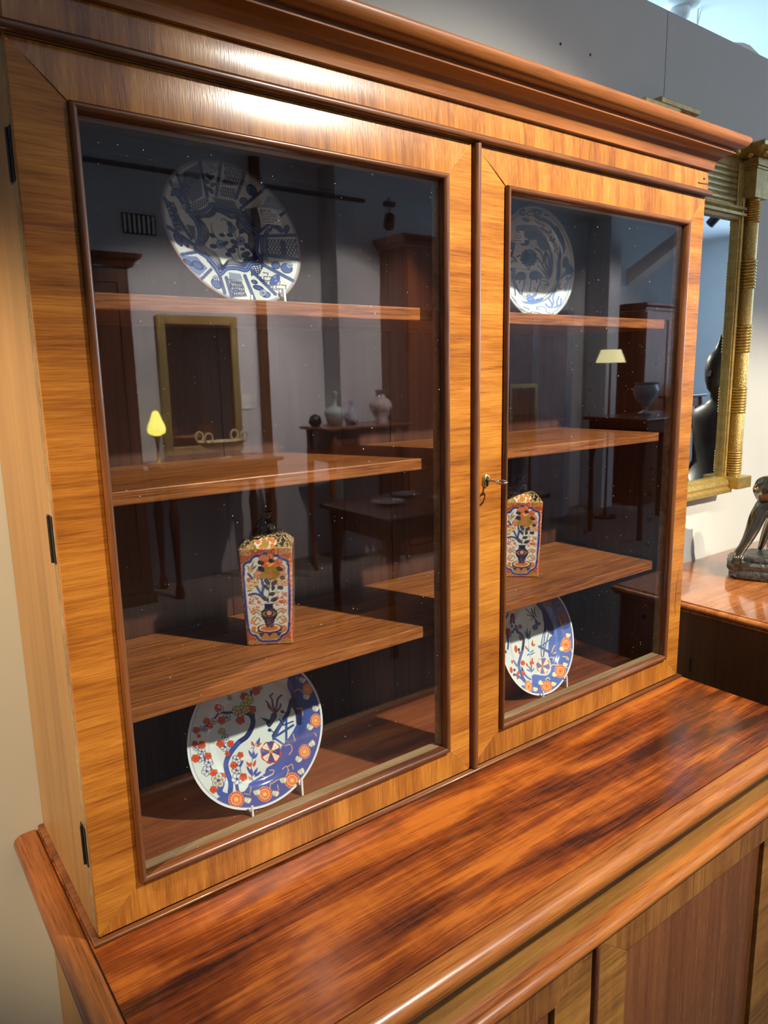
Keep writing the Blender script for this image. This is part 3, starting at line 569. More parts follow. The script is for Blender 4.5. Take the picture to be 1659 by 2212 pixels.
def paint_delft(B, u, v):
    BL, B2, B3 = (50, 60, 98), (74, 92, 132), (110, 140, 190)
    B.mottle(.025, .005)
    c0 = (528, 1190)
    def ringline(rx, ry, w, col): B.line([(c0[0] + rx * math.cos(a) - ry * .10 * math.sin(a), c0[1] + ry * math.sin(a)) for a in np.linspace(0, 2 * PI, 60)], w, col)
    rho = np.hypot(u, v)
    for r0, ww in ((.985, .010), (.945, .010), (.925, .006), (.675, .012), (.63, .007)):
        i = np.nonzero(np.abs(rho - r0) < ww)[0]; B.put(i, np.full(len(i), .75), (92, 106, 140))
    # sky wash at the top of the well
    B.poly([(250, 520), (330, 480), (450, 470), (560, 490), (680, 560), (780, 670), (850, 800), (900, 960), (925, 1120), (930, 1300), (890, 1440), (830, 1440), (870, 1250), (870, 1050), (850, 940), (760, 950), (700, 910), (640, 830), (620, 750), (500, 760), (430, 700), (300, 700)], (78, 98, 132), .92, sm=True)
    B.poly([(340, 770), (490, 760), (480, 840), (400, 860), (345, 840)], (44, 48, 78), sm=True); B.poly([(170, 760), (240, 730), (230, 880), (190, 1040), (150, 1070), (140, 900)], (36, 40, 62), sm=True)
    for x, y, rx, ry, a in ((430, 380, 60, 34, .5), (370, 240, 34, 44, .6), (640, 235, 80, 50, .3)): B.ell(x, y, rx, ry, a, B2, .9, edge=BL, ew=10)
    B.ell(640, 255, 22, 30, .2, (196, 202, 196)); B.ell(370, 245, 12, 18, .2, (196, 202, 196))
    B.curve([(400, 190), (340, 215), (325, 280), (400, 290), (460, 250), (540, 225), (600, 235)], 30, B2); B.curve([(430, 270), (480, 300), (540, 290)], 22, B2)
    B.curve([(600, 290), (660, 350), (780, 390), (890, 460), (970, 570), (1040, 700), (1080, 850), (1070, 1000), (1040, 1150), (1040, 1300), (1020, 1480)], 66, B2)
    B.curve([(990, 520), (1060, 640), (1110, 760), (1130, 900), (1110, 1010)], 52, B2)
    for x, y in ((1040, 560), (1090, 680), (1130, 790), (1160, 900)): B.leaf(x - 40, y + 40, x + 10, y - 30, 34, B2)
    B.curve([(600, 400), (680, 450), (770, 490), (720, 540), (760, 560), (830, 600), (890, 620), (880, 570)], 30, B2); B.curve([(780, 290), (830, 310)], 26, B2); B.curve([(430, 350), (500, 390)], 30, B2)
    for x, y in ((900, 700), (890, 750), (950, 740), (925, 770)): B.ell(x, y, 26, 26, 0, B2)
    B.curve([(940, 780), (1000, 860), (1020, 930)], 18, B2); B.curve([(955, 930), (970, 990)], 20, BL)
    B.poly([(1130, 1060), (1200, 1100), (1240, 1200), (1310, 1290), (1290, 1370), (1180, 1400), (1080, 1470), (1110, 1380), (1170, 1290), (1100, 1230)], (66, 84, 122), sm=True); B.curve([(1180, 1060), (1240, 1160), (1260, 1250)], 14, B2)
    for q in ([(1190, 1440), (1200, 1540), (1130, 1620), (1180, 1560), (1160, 1680)], [(1030, 1500), (1010, 1600), (1060, 1560), (1030, 1620), (1070, 1650)]): B.curve(q, 40, B3)
    B.curve([(1290, 1380), (1250, 1450), (1180, 1470)], 46, (110, 128, 190))
    for q in ([(910, 1740), (860, 1830), (900, 1900), (920, 1990)], [(980, 1690), (930, 1800), (940, 1900), (900, 1990)], [(1040, 1790), (1000, 1900), (1020, 1960), (960, 1990)], [(1080, 1830), (1070, 1940), (1000, 1980)], [(620, 2010), (700, 1970), (800, 2010), (810, 2070), (870, 2090)], [(700, 2010), (640, 2030), (630, 1990), (700, 1970)], [(800, 1930), (840, 1980), (900, 1990)], [(390, 1980), (500, 2030)], [(270, 1980), (380, 2050), (450, 2080)], [(180, 1800), (270, 1900)], [(480, 2090), (620, 2080), (740, 2120)]):
        B.curve(q, 30 if q[0][0] > 700 else 16, B3 if q[0][0] > 500 else (90, 104, 140))
    # reeds
    for q in ([(610, 910), (700, 970), (760, 1100), (830, 1260), (850, 1420)], [(800, 960), (760, 1100), (740, 1200)], [(800, 970), (850, 1080), (860, 1250), (850, 1400)], [(600, 1040), (680, 1130), (760, 1260), (830, 1380)], [(820, 990), (790, 1150), (830, 1300)], [(650, 1220), (730, 1310), (820, 1420)], [(910, 1010), (920, 1200), (870, 1430)]): B.curve(q, 30, B2)
    # round tree and butterfly
    for k in range(13):
        a = 2 * PI * k / 13; B.ell(485 + 128 * math.cos(a), 1080 + 132 * math.sin(a), 34, 34, a, B2 if k % 3 else BL)
    B.ell(490, 1090, 104, 108, 0, (64, 80, 118)); B.ell(430, 1080, 48, 110, .1, (44, 48, 82)); B.leaf(480, 1300, 450, 1230, 30, B2); B.leaf(480, 1300, 520, 1240, 30, B2)
    for x, y, a in ((290, 1050, -.6), (210, 1080, .9), (190, 1150, -.5), (250, 1130, 1.2)): B.ell(x, y, 44, 15, a, (60, 66, 92))
    B.curve([(250, 1270), (400, 1295), (520, 1310), (640, 1310)], 9, (70, 76, 104))
    # two deer
    B.poly([(245, 1400), (280, 1350), (350, 1335), (410, 1350), (440, 1400), (430, 1470), (380, 1490), (250, 1490), (190, 1490), (175, 1400), (190, 1340), (240, 1330)], (44, 44, 84), sm=True)
    B.poly([(150, 1270), (190, 1260), (240, 1270), (250, 1320), (220, 1400), (185, 1400), (180, 1340), (150, 1310)], (44, 46, 84), sm=True)
    for q in ([(205, 1480), (215, 1570), (235, 1700), (240, 1770)], [(230, 1500), (270, 1640), (330, 1740)], [(410, 1470), (400, 1580), (370, 1680), (360, 1750)], [(330, 1490), (310, 1540)]): B.curve(q, 26, (74, 84, 134))
    B.poly([(495, 1400), (520, 1340), (590, 1320), (680, 1335), (740, 1400), (735, 1450), (690, 1470), (540, 1490), (500, 1460)], (64, 76, 116), sm=True)
    for q in ([(530, 1470), (520, 1580), (505, 1700)], [(715, 1450), (690, 1560), (650, 1640), (640, 1710)], [(640, 1480), (630, 1530)]): B.curve(q, 26, (80, 92, 144))
    for k in range(12): B.line([(430, 1350 + k * 20), (480, 1340 + k * 20)], 5, (110, 116, 140)); B.line([(720 + k * 16, 1540), (700 + k * 10, 1640)], 5, (120, 126, 150))
    B.curve([(740, 1500), (830, 1520), (840, 1580), (780, 1570)], 22, B2); B.curve([(730, 1440), (800, 1450), (860, 1490)], 20, B2); B.ell(770, 1655, 34, 12, 0, B3); B.leaf(580, 1610, 610, 1670, 24, (70, 84, 120))
    # rock with plants
    B.poly([(345, 1870), (430, 1880), (560, 1860), (740, 1860), (700, 1900), (560, 1935), (420, 1920)], B3, sm=True)
    for x, y, rx, ry, a in ((490, 1790, 44, 34, .4), (520, 1840, 60, 34, 0), (590, 1770, 44, 22, -.6), (690, 1840, 60, 16, -.2)): B.ell(x, y, rx, ry, a, (124, 150, 205), edge=(80, 100, 160), ew=10)
RED, RD2, GD, NV, BU, YC = (206, 84, 44), (170, 60, 34), (196, 158, 84), (38, 44, 92), (70, 88, 158), (225, 220, 190)
def paint_imari(B, u, v, q=1.0):
    rho = np.hypot(u, v); B.mottle(.015, .004)
    for r0 in (.685, .70):
        i = np.nonzero(np.abs(rho - r0) < .004)[0]; B.put(i, np.full(len(i), .35), (150, 160, 170))
    # blue ground sweeping along the lower right of the rim and into the well
    B.poly([(1150, 110), (1170, 60), (1330, 20), (1520, 300), (1560, 700), (1420, 1150), (1130, 1450), (700, 1530), (470, 1450), (420, 1360), (480, 1320), (550, 1300), (690, 1280), (740, 1220), (760, 1190), (900, 1100), (930, 1040), (1040, 960), (1080, 820), (1130, 760), (1210, 640), (1260, 500), (1190, 420), (1180, 300), (1140, 200)], BU, sm=True)
    B.poly([(1150, 110), (1200, 200), (1190, 320), (1260, 480), (1300, 420), (1230, 250), (1220, 90)], NV, .6, sm=True)
    # fence
    B.line([(1000, 710), (1150, 470), (1180, 350)], 40, NV); B.line([(1090, 560), (1000, 740)], 30, (56, 80, 140)); B.line([(1130, 480), (1130, 800)], 24, (56, 80, 140)); B.line([(1030, 710), (1200, 600)], 24, (56, 80, 140)); B.line([(1020, 740), (1120, 810)], 22, (64, 96, 160)); B.curve([(1190, 350), (1250, 470), (1260, 570)], 60, NV)
    B.line([(1060, 540), (1100, 600), (1200, 560)], 14, NV)
    # bird
    B.poly([(865, 525), (920, 530), (960, 540), (980, 480), (1030, 480), (1030, 520), (1000, 570), (960, 620), (930, 600), (915, 560)], (34, 40, 84), sm=True)
    for p in ([(1000, 470), (960, 400), (920, 350)], [(1010, 470), (990, 390), (980, 330), (960, 300), (990, 275)], [(1015, 470), (1030, 390), (1040, 330), (1080, 290)], [(1020, 470), (1060, 420), (1070, 380)], [(1000, 465), (950, 420), (940, 390)]): B.curve(p, 14, (52, 44, 66)); B.curve([(x + 12, y + 4) for x, y in p], 8, (176, 84, 56))
    for x, y in ((960, 650), (1090, 460)): B.ell(x, y, 20, 18, 0, (40, 44, 70)); B.curve([(x + 10, y), (x + 50, y + 30)], 12, (60, 64, 90))
    # plum branch
    tr = [(555, 1290), (560, 1180), (520, 1060), (515, 980), (560, 880), (640, 780), (720, 720), (770, 640), (790, 560), (770, 500), (735, 470)]
    B.curve(tr, 52, NV); B.curve(tr[:6], 44, (52, 84, 158)); B.curve([(720, 480), (760, 500)], 30, NV); B.curve([(600, 470), (520, 470), (440, 480), (390, 540), (320, 600), (250, 650)], 22, NV); B.curve([(800, 490), (790, 540)], 22, NV); B.curve([(700, 450), (760, 350), (770, 250)], 20, NV)
    B.curve([(200, 780), (260, 880), (300, 960), (340, 1010), (380, 1080), (440, 1160)], 26, (60, 84, 150)); B.curve([(470, 1200), (450, 1290), (530, 1330)], 60, (64, 92, 164)); B.curve([(610, 1000), (640, 1060), (620, 1170), (630, 1260)], 34, (66, 84, 140)); B.curve([(590, 930), (640, 1030), (680, 970)], 26, (60, 92, 156))
    def plum(x, y, r, c, core, e=NV): B.flower(x, y, r, 5, c, e, core, rot=.4, ew=6)
    for x, y, r in ((450, 440, 40), (520, 520, 40), (385, 560, 32), (505, 725, 34), (500, 820, 46), (265, 870, 40), (245, 935, 44), (335, 980, 44), (315, 1070, 50), (620, 950, 42), (620, 1060, 46), (625, 1150, 56), (300, 640, 26), (265, 635, 26), (205, 830, 30), (860, 215, 24), (550, 320, 24)): plum(x, y, r, (205, 212, 215), (52, 64, 120))
    for x, y, r in ((430, 420, 34), (468, 550, 40), (315, 560, 34), (205, 650, 34), (235, 710, 18), (350, 610, 26), (660, 545, 44), (780, 440, 40), (700, 305, 40), (820, 250, 40), (455, 790, 38), (560, 790, 34), (195, 790, 30), (265, 800, 38), (330, 915, 34), (200, 940, 40), (530, 890, 26), (660, 905, 30), (590, 1010, 34), (690, 1130, 38), (390, 1090, 40), (480, 1120, 34), (385, 1260, 36), (640, 1290, 20)): plum(x, y, r, RED, None, RD2)
    for x, y, r in ((740, 340, 52), (660, 465, 50), (700, 410, 46), (620, 450, 46), (720, 440, 40), (470, 665, 34)): plum(x, y, r, (216, 200, 130), (190, 150, 60), (70, 64, 60))
    B.flower(435, 1165, 70, 5, (200, 205, 205), (60, 84, 140), (60, 84, 140), rot=-.2, ew=6)
    for k in range(5):
        a = 2 * PI * k / 5 - .2; B.ell(435 + 42 * math.cos(a), 1165 + 42 * math.sin(a), 16, 16, 0, (184, 146, 60))
    # bamboo stalk with red and blue leaves
    B.curve([(790, 1180), (770, 1080), (780, 960), (790, 860), (830, 760)], 7, (80, 110, 170))
    for x0, y0, x1, y1, c in ((790, 940, 740, 850, BU), (790, 950, 800, 860, (44, 84, 160)), (795, 945, 840, 880, BU), (830, 820, 860, 720, (60, 90, 150)), (800, 820, 770, 760, RED), (820, 820, 880, 780, RED), (780, 840, 782, 825, RED), (770, 1030, 715, 970, RED), (790, 1030, 820, 950, RED), (770, 1020, 760, 980, RED), (780, 1120, 720, 1010, BU), (780, 1130, 770, 1030, BU), (790, 1120, 840, 1030, BU), (800, 1130, 880, 1070, BU), (780, 1160, 735, 1125, (230, 120, 70))): B.leaf(x0, y0, x1, y1, 30, c)
    # wheel flower
    B.flower(972, 878, 118, 8, RED, RD2, None, .92, rot=.2, pr=.42)
    for k in range(8):
        a0, a1 = 2 * PI * k / 8 - .45, 2 * PI * (k + 1) / 8 - .45
        B.poly([(972, 870)] + [(972 + 94 * math.cos(a), 875 + 106 * math.sin(a)) for a in np.linspace(a0, a1, 5)], (232, 225, 205) if k % 2 else (52, 72, 142)); B.line([(972, 870), (972 + 100 * math.cos(a0), 875 + 112 * math.sin(a0))], 8, RD2)
        if k % 2: am = (a0 + a1) / 2; B.curve([(972 + 45 * math.cos(am), 875 + 50 * math.sin(am)), (985 + 60 * math.cos(am), 870 + 66 * math.sin(am)), (968 + 74 * math.cos(am), 880 + 84 * math.sin(am))], 6, GD)
    B.ell(970, 868, 22, 22, 0, GD, edge=(110, 70, 40))
    # gold scrolls on the blue
    for p in ([(1120, 810), (1170, 800), (1190, 850), (1160, 900)], [(1090, 1050), (1130, 1020), (1150, 1060), (1130, 1130)], [(1150, 1020), (1190, 1000), (1200, 1050)], [(930, 1130), (990, 1100), (1000, 1060), (960, 1060)], [(880, 1120), (910, 1130), (900, 1160)], [(1240, 430), (1290, 430), (1300, 500)], [(1210, 260), (1260, 230), (1300, 270)], [(1230, 110), (1270, 130), (1300, 160)], [(980, 1200), (1040, 1160), (1090, 1150)], [(700, 1300), (760, 1310)], [(770, 1230), (760, 1290)], [(1200, 690), (1220, 760)], [(960, 1260), (970, 1190)], [(1040, 1210), (1050, 1260)], [(1420, 680), (1440, 710)]): B.curve(p, 9, (206, 170, 110))
    # row of chrysanthemums round the rim
    for x, y, r in ((618, 1360, 82), (910, 1305, 76), (1190, 1165, 80), (1318, 870, 70), (1432, 552, 66), (1348, 230, 62)):
        sx = .96 if x < 1250 else .82
        B.ell(x, y, r * sx, r, 0, RED, edge=(226, 180, 140), ew=4); B.ell(x, y, r * .66 * sx, r * .66, 0, (214, 94, 52), edge=(240, 205, 170), ew=6)
        for k in range(16):
            a = 2 * PI * k / 16; B.line([(x + r * .7 * sx * math.cos(a), y + r * .7 * math.sin(a)), (x + r * .93 * sx * math.cos(a), y + r * .93 * math.sin(a))], 4, (236, 170, 128)); B.line([(x + r * .28 * sx * math.cos(a), y + r * .28 * math.sin(a)), (x + r * .58 * sx * math.cos(a), y + r * .58 * math.sin(a))], 4, (240, 180, 130))
        B.flower(x, y, r * .26, 5, (240, 190, 80), None, (250, 220, 120))
    for x, y, a in ((735, 1370, .2), (830, 1290, -.3), (1020, 1300, .1), (1100, 1165, -.2), (1285, 1075, -.6), (1255, 950, .5), (1395, 790, -.8), (1370, 620, .5), (1430, 430, .2), (1335, 310, .2), (1295, 140, .3)):
        for k in (-1, 0, 1): B.ell(x + k * 16 * math.cos(a), y + k * 16 * math.sin(a), 17, 32, a + k * .35, (224, 222, 200), edge=(110, 110, 110), ew=4)
    i = np.nonzero(rho > .972)[0]; B.put(i, np.ones(len(i)), (222, 228, 226)); i = np.nonzero((rho > .955) & (rho < .966) & (u < .2))[0]; B.put(i, np.full(len(i), .9), (84, 100, 160))
def paint_imari2(B, u, v):
    """the companion plate, same pattern seen more edge-on and freely repainted"""
    rho = np.hypot(u, v); B.mottle(.02, .004)
    i = np.nonzero(np.abs(rho - .70) < .005)[0]; B.put(i, np.full(len(i), .3), (150, 160, 170))
    BL4 = (92, 118, 186)
    B.poly([(780, 360), (900, 300), (1180, 240), (1400, 700), (1450, 1100), (1380, 1500), (1150, 1850), (850, 1980), (640, 1900), (520, 1760), (590, 1740), (700, 1700), (720, 1560), (960, 1570), (1030, 1430), (980, 1200), (1000, 950), (1050, 880), (960, 760), (900, 640), (880, 500)], BL4, sm=True)
    B.poly([(780, 360), (880, 360), (1000, 560), (1080, 700), (1060, 880), (960, 800), (900, 640), (870, 470)], (52, 56, 92), .9, sm=True); B.poly([(1000, 300), (1180, 260), (1360, 700), (1200, 780), (1100, 560)], (66, 74, 120), .8, sm=True)
    for q in ([(920, 780), (870, 1000), (860, 1200), (880, 1260)], [(940, 760), (910, 1000), (900, 1250)], [(1000, 800), (930, 1100), (900, 1250)]): B.curve(q, 18, (96, 112, 160))
    B.line([(830, 1080), (990, 1170)], 44, (84, 108, 170)); B.line([(840, 1090), (1010, 960)], 20, (84, 108, 170)); B.line([(930, 640), (930, 800)], 40, (52, 56, 90))
    for q in ([(700, 480), (740, 560), (760, 620)], [(600, 430), (680, 520), (750, 590)], [(745, 410), (750, 500), (780, 580)], [(690, 430), (730, 520)], [(620, 540), (700, 560), (760, 600)], [(690, 620), (740, 590)]): B.curve(q, 15, (66, 48, 62))
    B.poly([(750, 620), (800, 640), (810, 740), (780, 800), (710, 780), (720, 720), (760, 700)], (60, 66, 106), sm=True); B.ell(830, 690, 20, 26, .3, (56, 58, 84)); B.ell(735, 735, 20, 30, .2, (60, 66, 106))
    tr = [(600, 1700), (530, 1570), (480, 1400), (510, 1250), (545, 1120), (560, 960), (520, 870), (460, 830), (430, 760)]; B.curve(tr, 46, (84, 106, 160)); B.curve(tr[4:], 40, (54, 60, 92)); B.curve([(390, 1320), (440, 1400), (490, 1420)], 26, (90, 112, 170)); B.curve([(430, 1560), (520, 1620), (600, 1700)], 40, (90, 112, 170)); B.curve([(530, 1440), (600, 1580), (680, 1640)], 30, (92, 120, 186))
    B.curve([(690, 1540), (680, 1300), (660, 1180), (640, 960), (630, 780)], 8, (130, 160, 190))
    for a in ((640, 960, 580, 790), (640, 960, 620, 740), (650, 960, 680, 770), (640, 960, 580, 820), (665, 1180, 600, 1080), (670, 1190, 740, 1130), (660, 1230, 770, 1170), (670, 1200, 610, 1240), (690, 1500, 640, 1400), (695, 1500, 690, 1350), (690, 1520, 750, 1440), (690, 1510, 600, 1460), (470, 1150, 490, 1100), (640, 960, 700, 900)): B.leaf(*a, 26, (84, 126, 176) if a[1] > 1000 else (66, 66, 78))
    for x0, y0, x1, y1 in ((620, 1130, 590, 1060), (710, 1080, 715, 960), (720, 1080, 760, 1030), (710, 1060, 700, 1010), (640, 1430, 600, 1350), (700, 1380, 715, 1260), (710, 1390, 740, 1330), (690, 1410, 670, 1320)): B.leaf(x0, y0, x1, y1, 30, RED)
    for x, y, rx, ry in ((430, 1120, 26, 60), (548, 1360, 36, 42), (560, 1540, 26, 34), (350, 1480, 24, 50), (235, 1240, 14, 26), (460, 1610, 16, 26), (375, 580, 40, 70), (310, 850, 44, 80), (510, 930, 26, 50), (265, 820, 20, 60), (500, 740, 36, 40), (345, 660, 20, 40), (230, 980, 14, 60), (470, 1530, 22, 30), (365, 1340, 14, 30), (490, 1180, 18, 30)): B.ell(x, y, rx, ry, -.1, RED if y > 1050 else (150, 76, 50), edge=(180, 110, 80), ew=4)
    for x, y in ((360, 730), (395, 665), (400, 790), (375, 830), (430, 730), (390, 590), (255, 1170), (480, 1130), (405, 1480), (400, 1560), (540, 1480)): B.ell(x, y, 20, 26, 0, (70, 74, 104))
    for q in ([(190, 600), (260, 500), (330, 470)], [(200, 740), (240, 620), (300, 520)], [(280, 900), (300, 1000), (290, 1120)], [(200, 560), (230, 640)]): B.curve(q, 30, (70, 84, 124))
    B.flower(895, 1410, 140, 8, RED, RD2, None, .84, rot=.2, pr=.40)
    for k in range(8):
        a0, a1 = 2 * PI * k / 8 - .3, 2 * PI * (k + 1) / 8 - .3
        B.poly([(880, 1415)] + [(893 + 100 * math.cos(a), 1410 + 132 * math.sin(a)) for a in np.linspace(a0, a1, 5)], (236, 226, 200) if k % 2 else (104, 124, 186)); B.line([(880, 1415), (893 + 104 * math.cos(a0), 1410 + 138 * math.sin(a0))], 9, (206, 110, 60))
    B.ell(880, 1415, 22, 26, 0, GD, edge=(150, 100, 50))
    for q in ([(1020, 1420), (1060, 1390), (1150, 1390), (1110, 1300), (1040, 1260), (1000, 1280)], [(1060, 1320), (1080, 1260)], [(1040, 1180), (1060, 1120), (1090, 1060)], [(1070, 1200), (1110, 1180)], [(1230, 1250), (1300, 1260), (1330, 1300), (1290, 1290)], [(1370, 1120), (1390, 1180)], [(1280, 1440), (1350, 1440)], [(940, 1640), (980, 1610), (1010, 1640)], [(1220, 800), (1250, 860)], [(1090, 410), (1120, 330), (1160, 320)], [(1040, 520), (1010, 600)], [(1120, 560), (1160, 620)]): B.curve(q, 14, (232, 212, 120) if q[0][1] > 900 else (150, 120, 100))
    for x, y, rx, ry in ((1283, 1048, 86, 122), (1188, 1500, 94, 112), (952, 1755, 94, 94), (645, 1765, 62, 108), (1215, 600, 80, 110), (985, 330, 60, 70)):
        c = (226, 104, 48) if y > 800 else (120, 66, 40)  # upper flowers in darker colours, shade of the shelf painted in
        B.ell(x, y, rx, ry, -.12 if rx < 70 else 0, c, edge=(238, 190, 140) if y > 800 else (140, 90, 60), ew=5); B.ell(x, y, rx * .6, ry * .6, 0, c, edge=(250, 214, 180) if y > 800 else (150, 100, 70), ew=7)
        for k in range(18):
            a = 2 * PI * k / 18; B.line([(x + rx * .66 * math.cos(a), y + ry * .66 * math.sin(a)), (x + rx * .92 * math.cos(a), y + ry * .92 * math.sin(a))], 5, (248, 190, 140) if y > 800 else (150, 96, 64)); B.line([(x + rx * .24 * math.cos(a), y + ry * .24 * math.sin(a)), (x + rx * .5 * math.cos(a), y + ry * .5 * math.sin(a))], 5, (250, 200, 120) if y > 800 else (150, 96, 64))
    for x, y, a in ((1320, 890, .2), (1210, 1120, .8), (1270, 1390, .3), (1085, 1560, .9), (1075, 1720, .3), (760, 1810, .3), (850, 1700, 1.0), (1165, 440, .2)):
        for k in (-1, 0, 1): B.ell(x + k * 18 * math.cos(a), y + k * 18 * math.sin(a), 20, 36, a + k * .4, (240, 222, 170) if y > 800 else (120, 110, 96))
    i = np.nonzero(rho > .97)[0]; B.put(i, np.ones(len(i)), (226, 230, 226))

def plate(name, label, group, S, prof, paint, base, nr=150, na=640, cat='plate', foot=.012):
    C = np.array(S['C']); r = S['r']; yaw, tl = S['yaw'], S['tilt']
    e1 = np.array([math.cos(yaw), math.sin(yaw), 0]); n0 = np.array([math.sin(yaw), -math.cos(yaw), 0]); e2 = math.cos(tl) * np.array([0, 0, 1.]) - math.sin(tl) * n0; nn = np.cross(e1, e2)
    rad = np.concatenate([[.002], np.linspace(.012, 1, nr - 1)]); hh = np.interp(rad, [p[0] for p in prof], [p[1] for p in prof])
    hh = np.convolve(np.pad(hh, 3, mode='edge'), np.ones(7) / 7, 'valid'); hh[-1] = prof[-1][1]
    th = np.arange(na) * 2 * PI / na; Rg, T = np.meshgrid(rad, th, indexing='ij'); U = (Rg * np.cos(T)).ravel(); V = (Rg * np.sin(T)).ravel(); Hh = np.repeat(hh, na)
    Mx = np.array(S['M']); q = Mx @ np.stack([U, V, Hh / r, np.ones_like(U)]); B = Brush(q[0] / q[2], q[1] / q[2], base); paint(B, U, V)
    front = C + np.outer(U * r, e1) + np.outer(V * r, e2) + np.outer(Hh, nn)
    nf = len(front); k = np.arange(nr - 1)[:, None] * na; i = np.arange(na)[None, :]; j = (i + 1) % na
    quads = np.stack([k + i, k + j, k + na + j, k + na + i], -1).reshape(-1, 4).tolist(); quads.append(list(range(na))[::-1])
    back = []; bp = [(1.0, hh[-1]), (1.004, hh[-1] - .0012), (.995, hh[-1] - .0030)] + [(a, b - .0036) for a, b in reversed(prof[1:-1])] + [(.60, prof[0][1] - .0040), (.58, prof[0][1] - .0085), (.55, prof[0][1] - .0085), (.53, prof[0][1] - .0040), (.01, prof[0][1] - .0038)]
    m = na // 8
    for a, b_ in bp:
        for t in range(m): back.append(C + e1 * a * r * math.cos(2 * PI * t / m) + e2 * a * r * math.sin(2 * PI * t / m) + nn * b_)
    for a in range(len(bp) - 1):
        for t in range(m): quads.append([nf + a * m + t, nf + a * m + (t + 1) % m, nf + (a + 1) * m + (t + 1) % m, nf + (a + 1) * m + t])
    verts = np.vstack([front, np.array(back)]); o3 = np.array(S['org'])
    me = bpy.data.meshes.new(name); me.from_pydata((verts - o3).tolist(), [], quads); me.materials.append(M['glaze'])
    bm = bmesh.new(); bm.from_mesh(me); bmesh.ops.recalc_face_normals(bm, faces=bm.faces); bm.to_mesh(me); bm.free()
    ca = me.color_attributes.new('glaze', 'FLOAT_COLOR', 'POINT'); colr = np.ones((len(verts), 4)); colr[:nf, :3] = np.clip(B.C, 0, 1); colr[nf:, :3] = s2l(base); ca.data.foreach_set('color', colr.ravel())
    me.polygons.foreach_set('use_smooth', [True] * len(me.polygons))
    o = bpy.data.objects.new(name, me); COL.objects.link(o); o.location = S['org']; ORG[o.name] = tuple(S['org']); tag(o, label, cat, group)
    return o, (C, e1, e2, nn)
PS = {
'P1': dict(C=(0.2987, 0.1513, 0.8369), r=0.1043, yaw=0.0927, tilt=0.3417, M=[[745.2143, -173.3553, 303.4095, 851.4677], [148.4588, -732.111, -459.7846, 856.6038], [0.0692, 0.0072, -0.0792, 1.0]]),
'P2': dict(C=(0.9226, 0.1638, 0.8414), r=0.103, yaw=-0.0156, tilt=0.0672, M=[[721.707, -36.9808, 721.7279, 664.7294], [123.0489, -1055.2165, -275.84, 1178.6143], [0.0433, -0.0101, -0.061, 1.0]]),
'P3': dict(C=(0.285, 0.1373, 0.1098), r=0.1129, yaw=0.0001, tilt=0.1923, M=[[734.7981, -108.3864, 268.0784, 850.6342], [-191.3469, -746.5681, 91.6152, 677.4457], [0.0598, -0.0034, -0.0826, 1.0]]),
'P4': dict(C=(0.9186, 0.1392, 0.1068), r=0.112, yaw=0.0502, tilt=0.2748, M=[[635.4681, -183.3684, 679.7583, 822.3364], [-183.3632, -922.9893, -58.8983, 947.2027], [0.0473, 0.0019, -0.059, 1.0]]),
}
for s_ in PS.values(): s_['org'] = (s_['C'][0], s_['C'][1], s_['C'][2] - s_['r'])
PR_DISH = [(0, -.016), (.50, -.0155), (.60, -.013), (.70, -.0085), (.85, -.0030), (1.0, 0)]
PR_RIM = [(0, -.013), (.60, -.0130), (.66, -.0110), (.71, -.0062), (.76, -.0040), (.90, -.0018), (1.0, 0)]
g_bw = 'blue and white plates on the top shelf'; g_im = 'imari plates on the bookcase floor'
p1, f1 = plate('porcelain_plate', 'blue and white dish with panelled border and long price sticker, top shelf behind left door', g_bw, PS['P1'], PR_DISH, paint_kraak, (205, 212, 208))
p2, f2 = plate('porcelain_plate', 'blue and white plate painted with two deer, top shelf behind right door', g_bw, PS['P2'], PR_RIM, paint_delft, (206, 212, 204), 120, 480)
p3, f3 = plate('porcelain_plate', 'red and blue plate with flowering tree behind the left door, under the lowest shelf', g_im, PS['P3'], PR_RIM, paint_imari, (210, 220, 216))
p4, f4 = plate('porcelain_plate', 'red and blue plate behind the right door, under the lowest shelf', g_im, PS['P4'], PR_RIM, paint_imari2, (214, 222, 216), 120, 480)

def text_mesh(name, lines, size, frame, parent, mat):
    """hand lettering as flat type set on the plane frame = (origin, x axis, y axis, normal)"""
    O, ax, ay, an = [Vector(q) for q in frame]; vs = []; fs = []
    for k, (t, s, x, y, rot) in enumerate(lines):
        cu = bpy.data.curves.new('t', 'FONT'); cu.body = t; cu.size = s; cu.resolution_u = 2; cu.offset = s * .012; cu.space_character = .94; cu.shear = .15
        ob = bpy.data.objects.new('t', cu); COL.objects.link(ob); bpy.context.view_layer.update()
        me = bpy.data.meshes.new_from_object(ob.evaluated_get(bpy.context.evaluated_depsgraph_get())); n = len(vs); c, q = math.cos(rot), math.sin(rot)
        for v in me.vertices:
            X, Y = x + v.co.x * c - v.co.y * q, y + v.co.x * q + v.co.y * c; vs.append(tuple(O + ax * X + ay * Y + an * .0002))
        fs += [tuple(i + n for i in p.vertices) for p in me.polygons]
        bpy.data.objects.remove(ob); bpy.data.curves.remove(cu); bpy.data.meshes.remove(me)
    b_ = MB(); b_.v = vs; b_.f = fs; b_.m = [0] * len(fs); return b_.build(name, mat, parent)
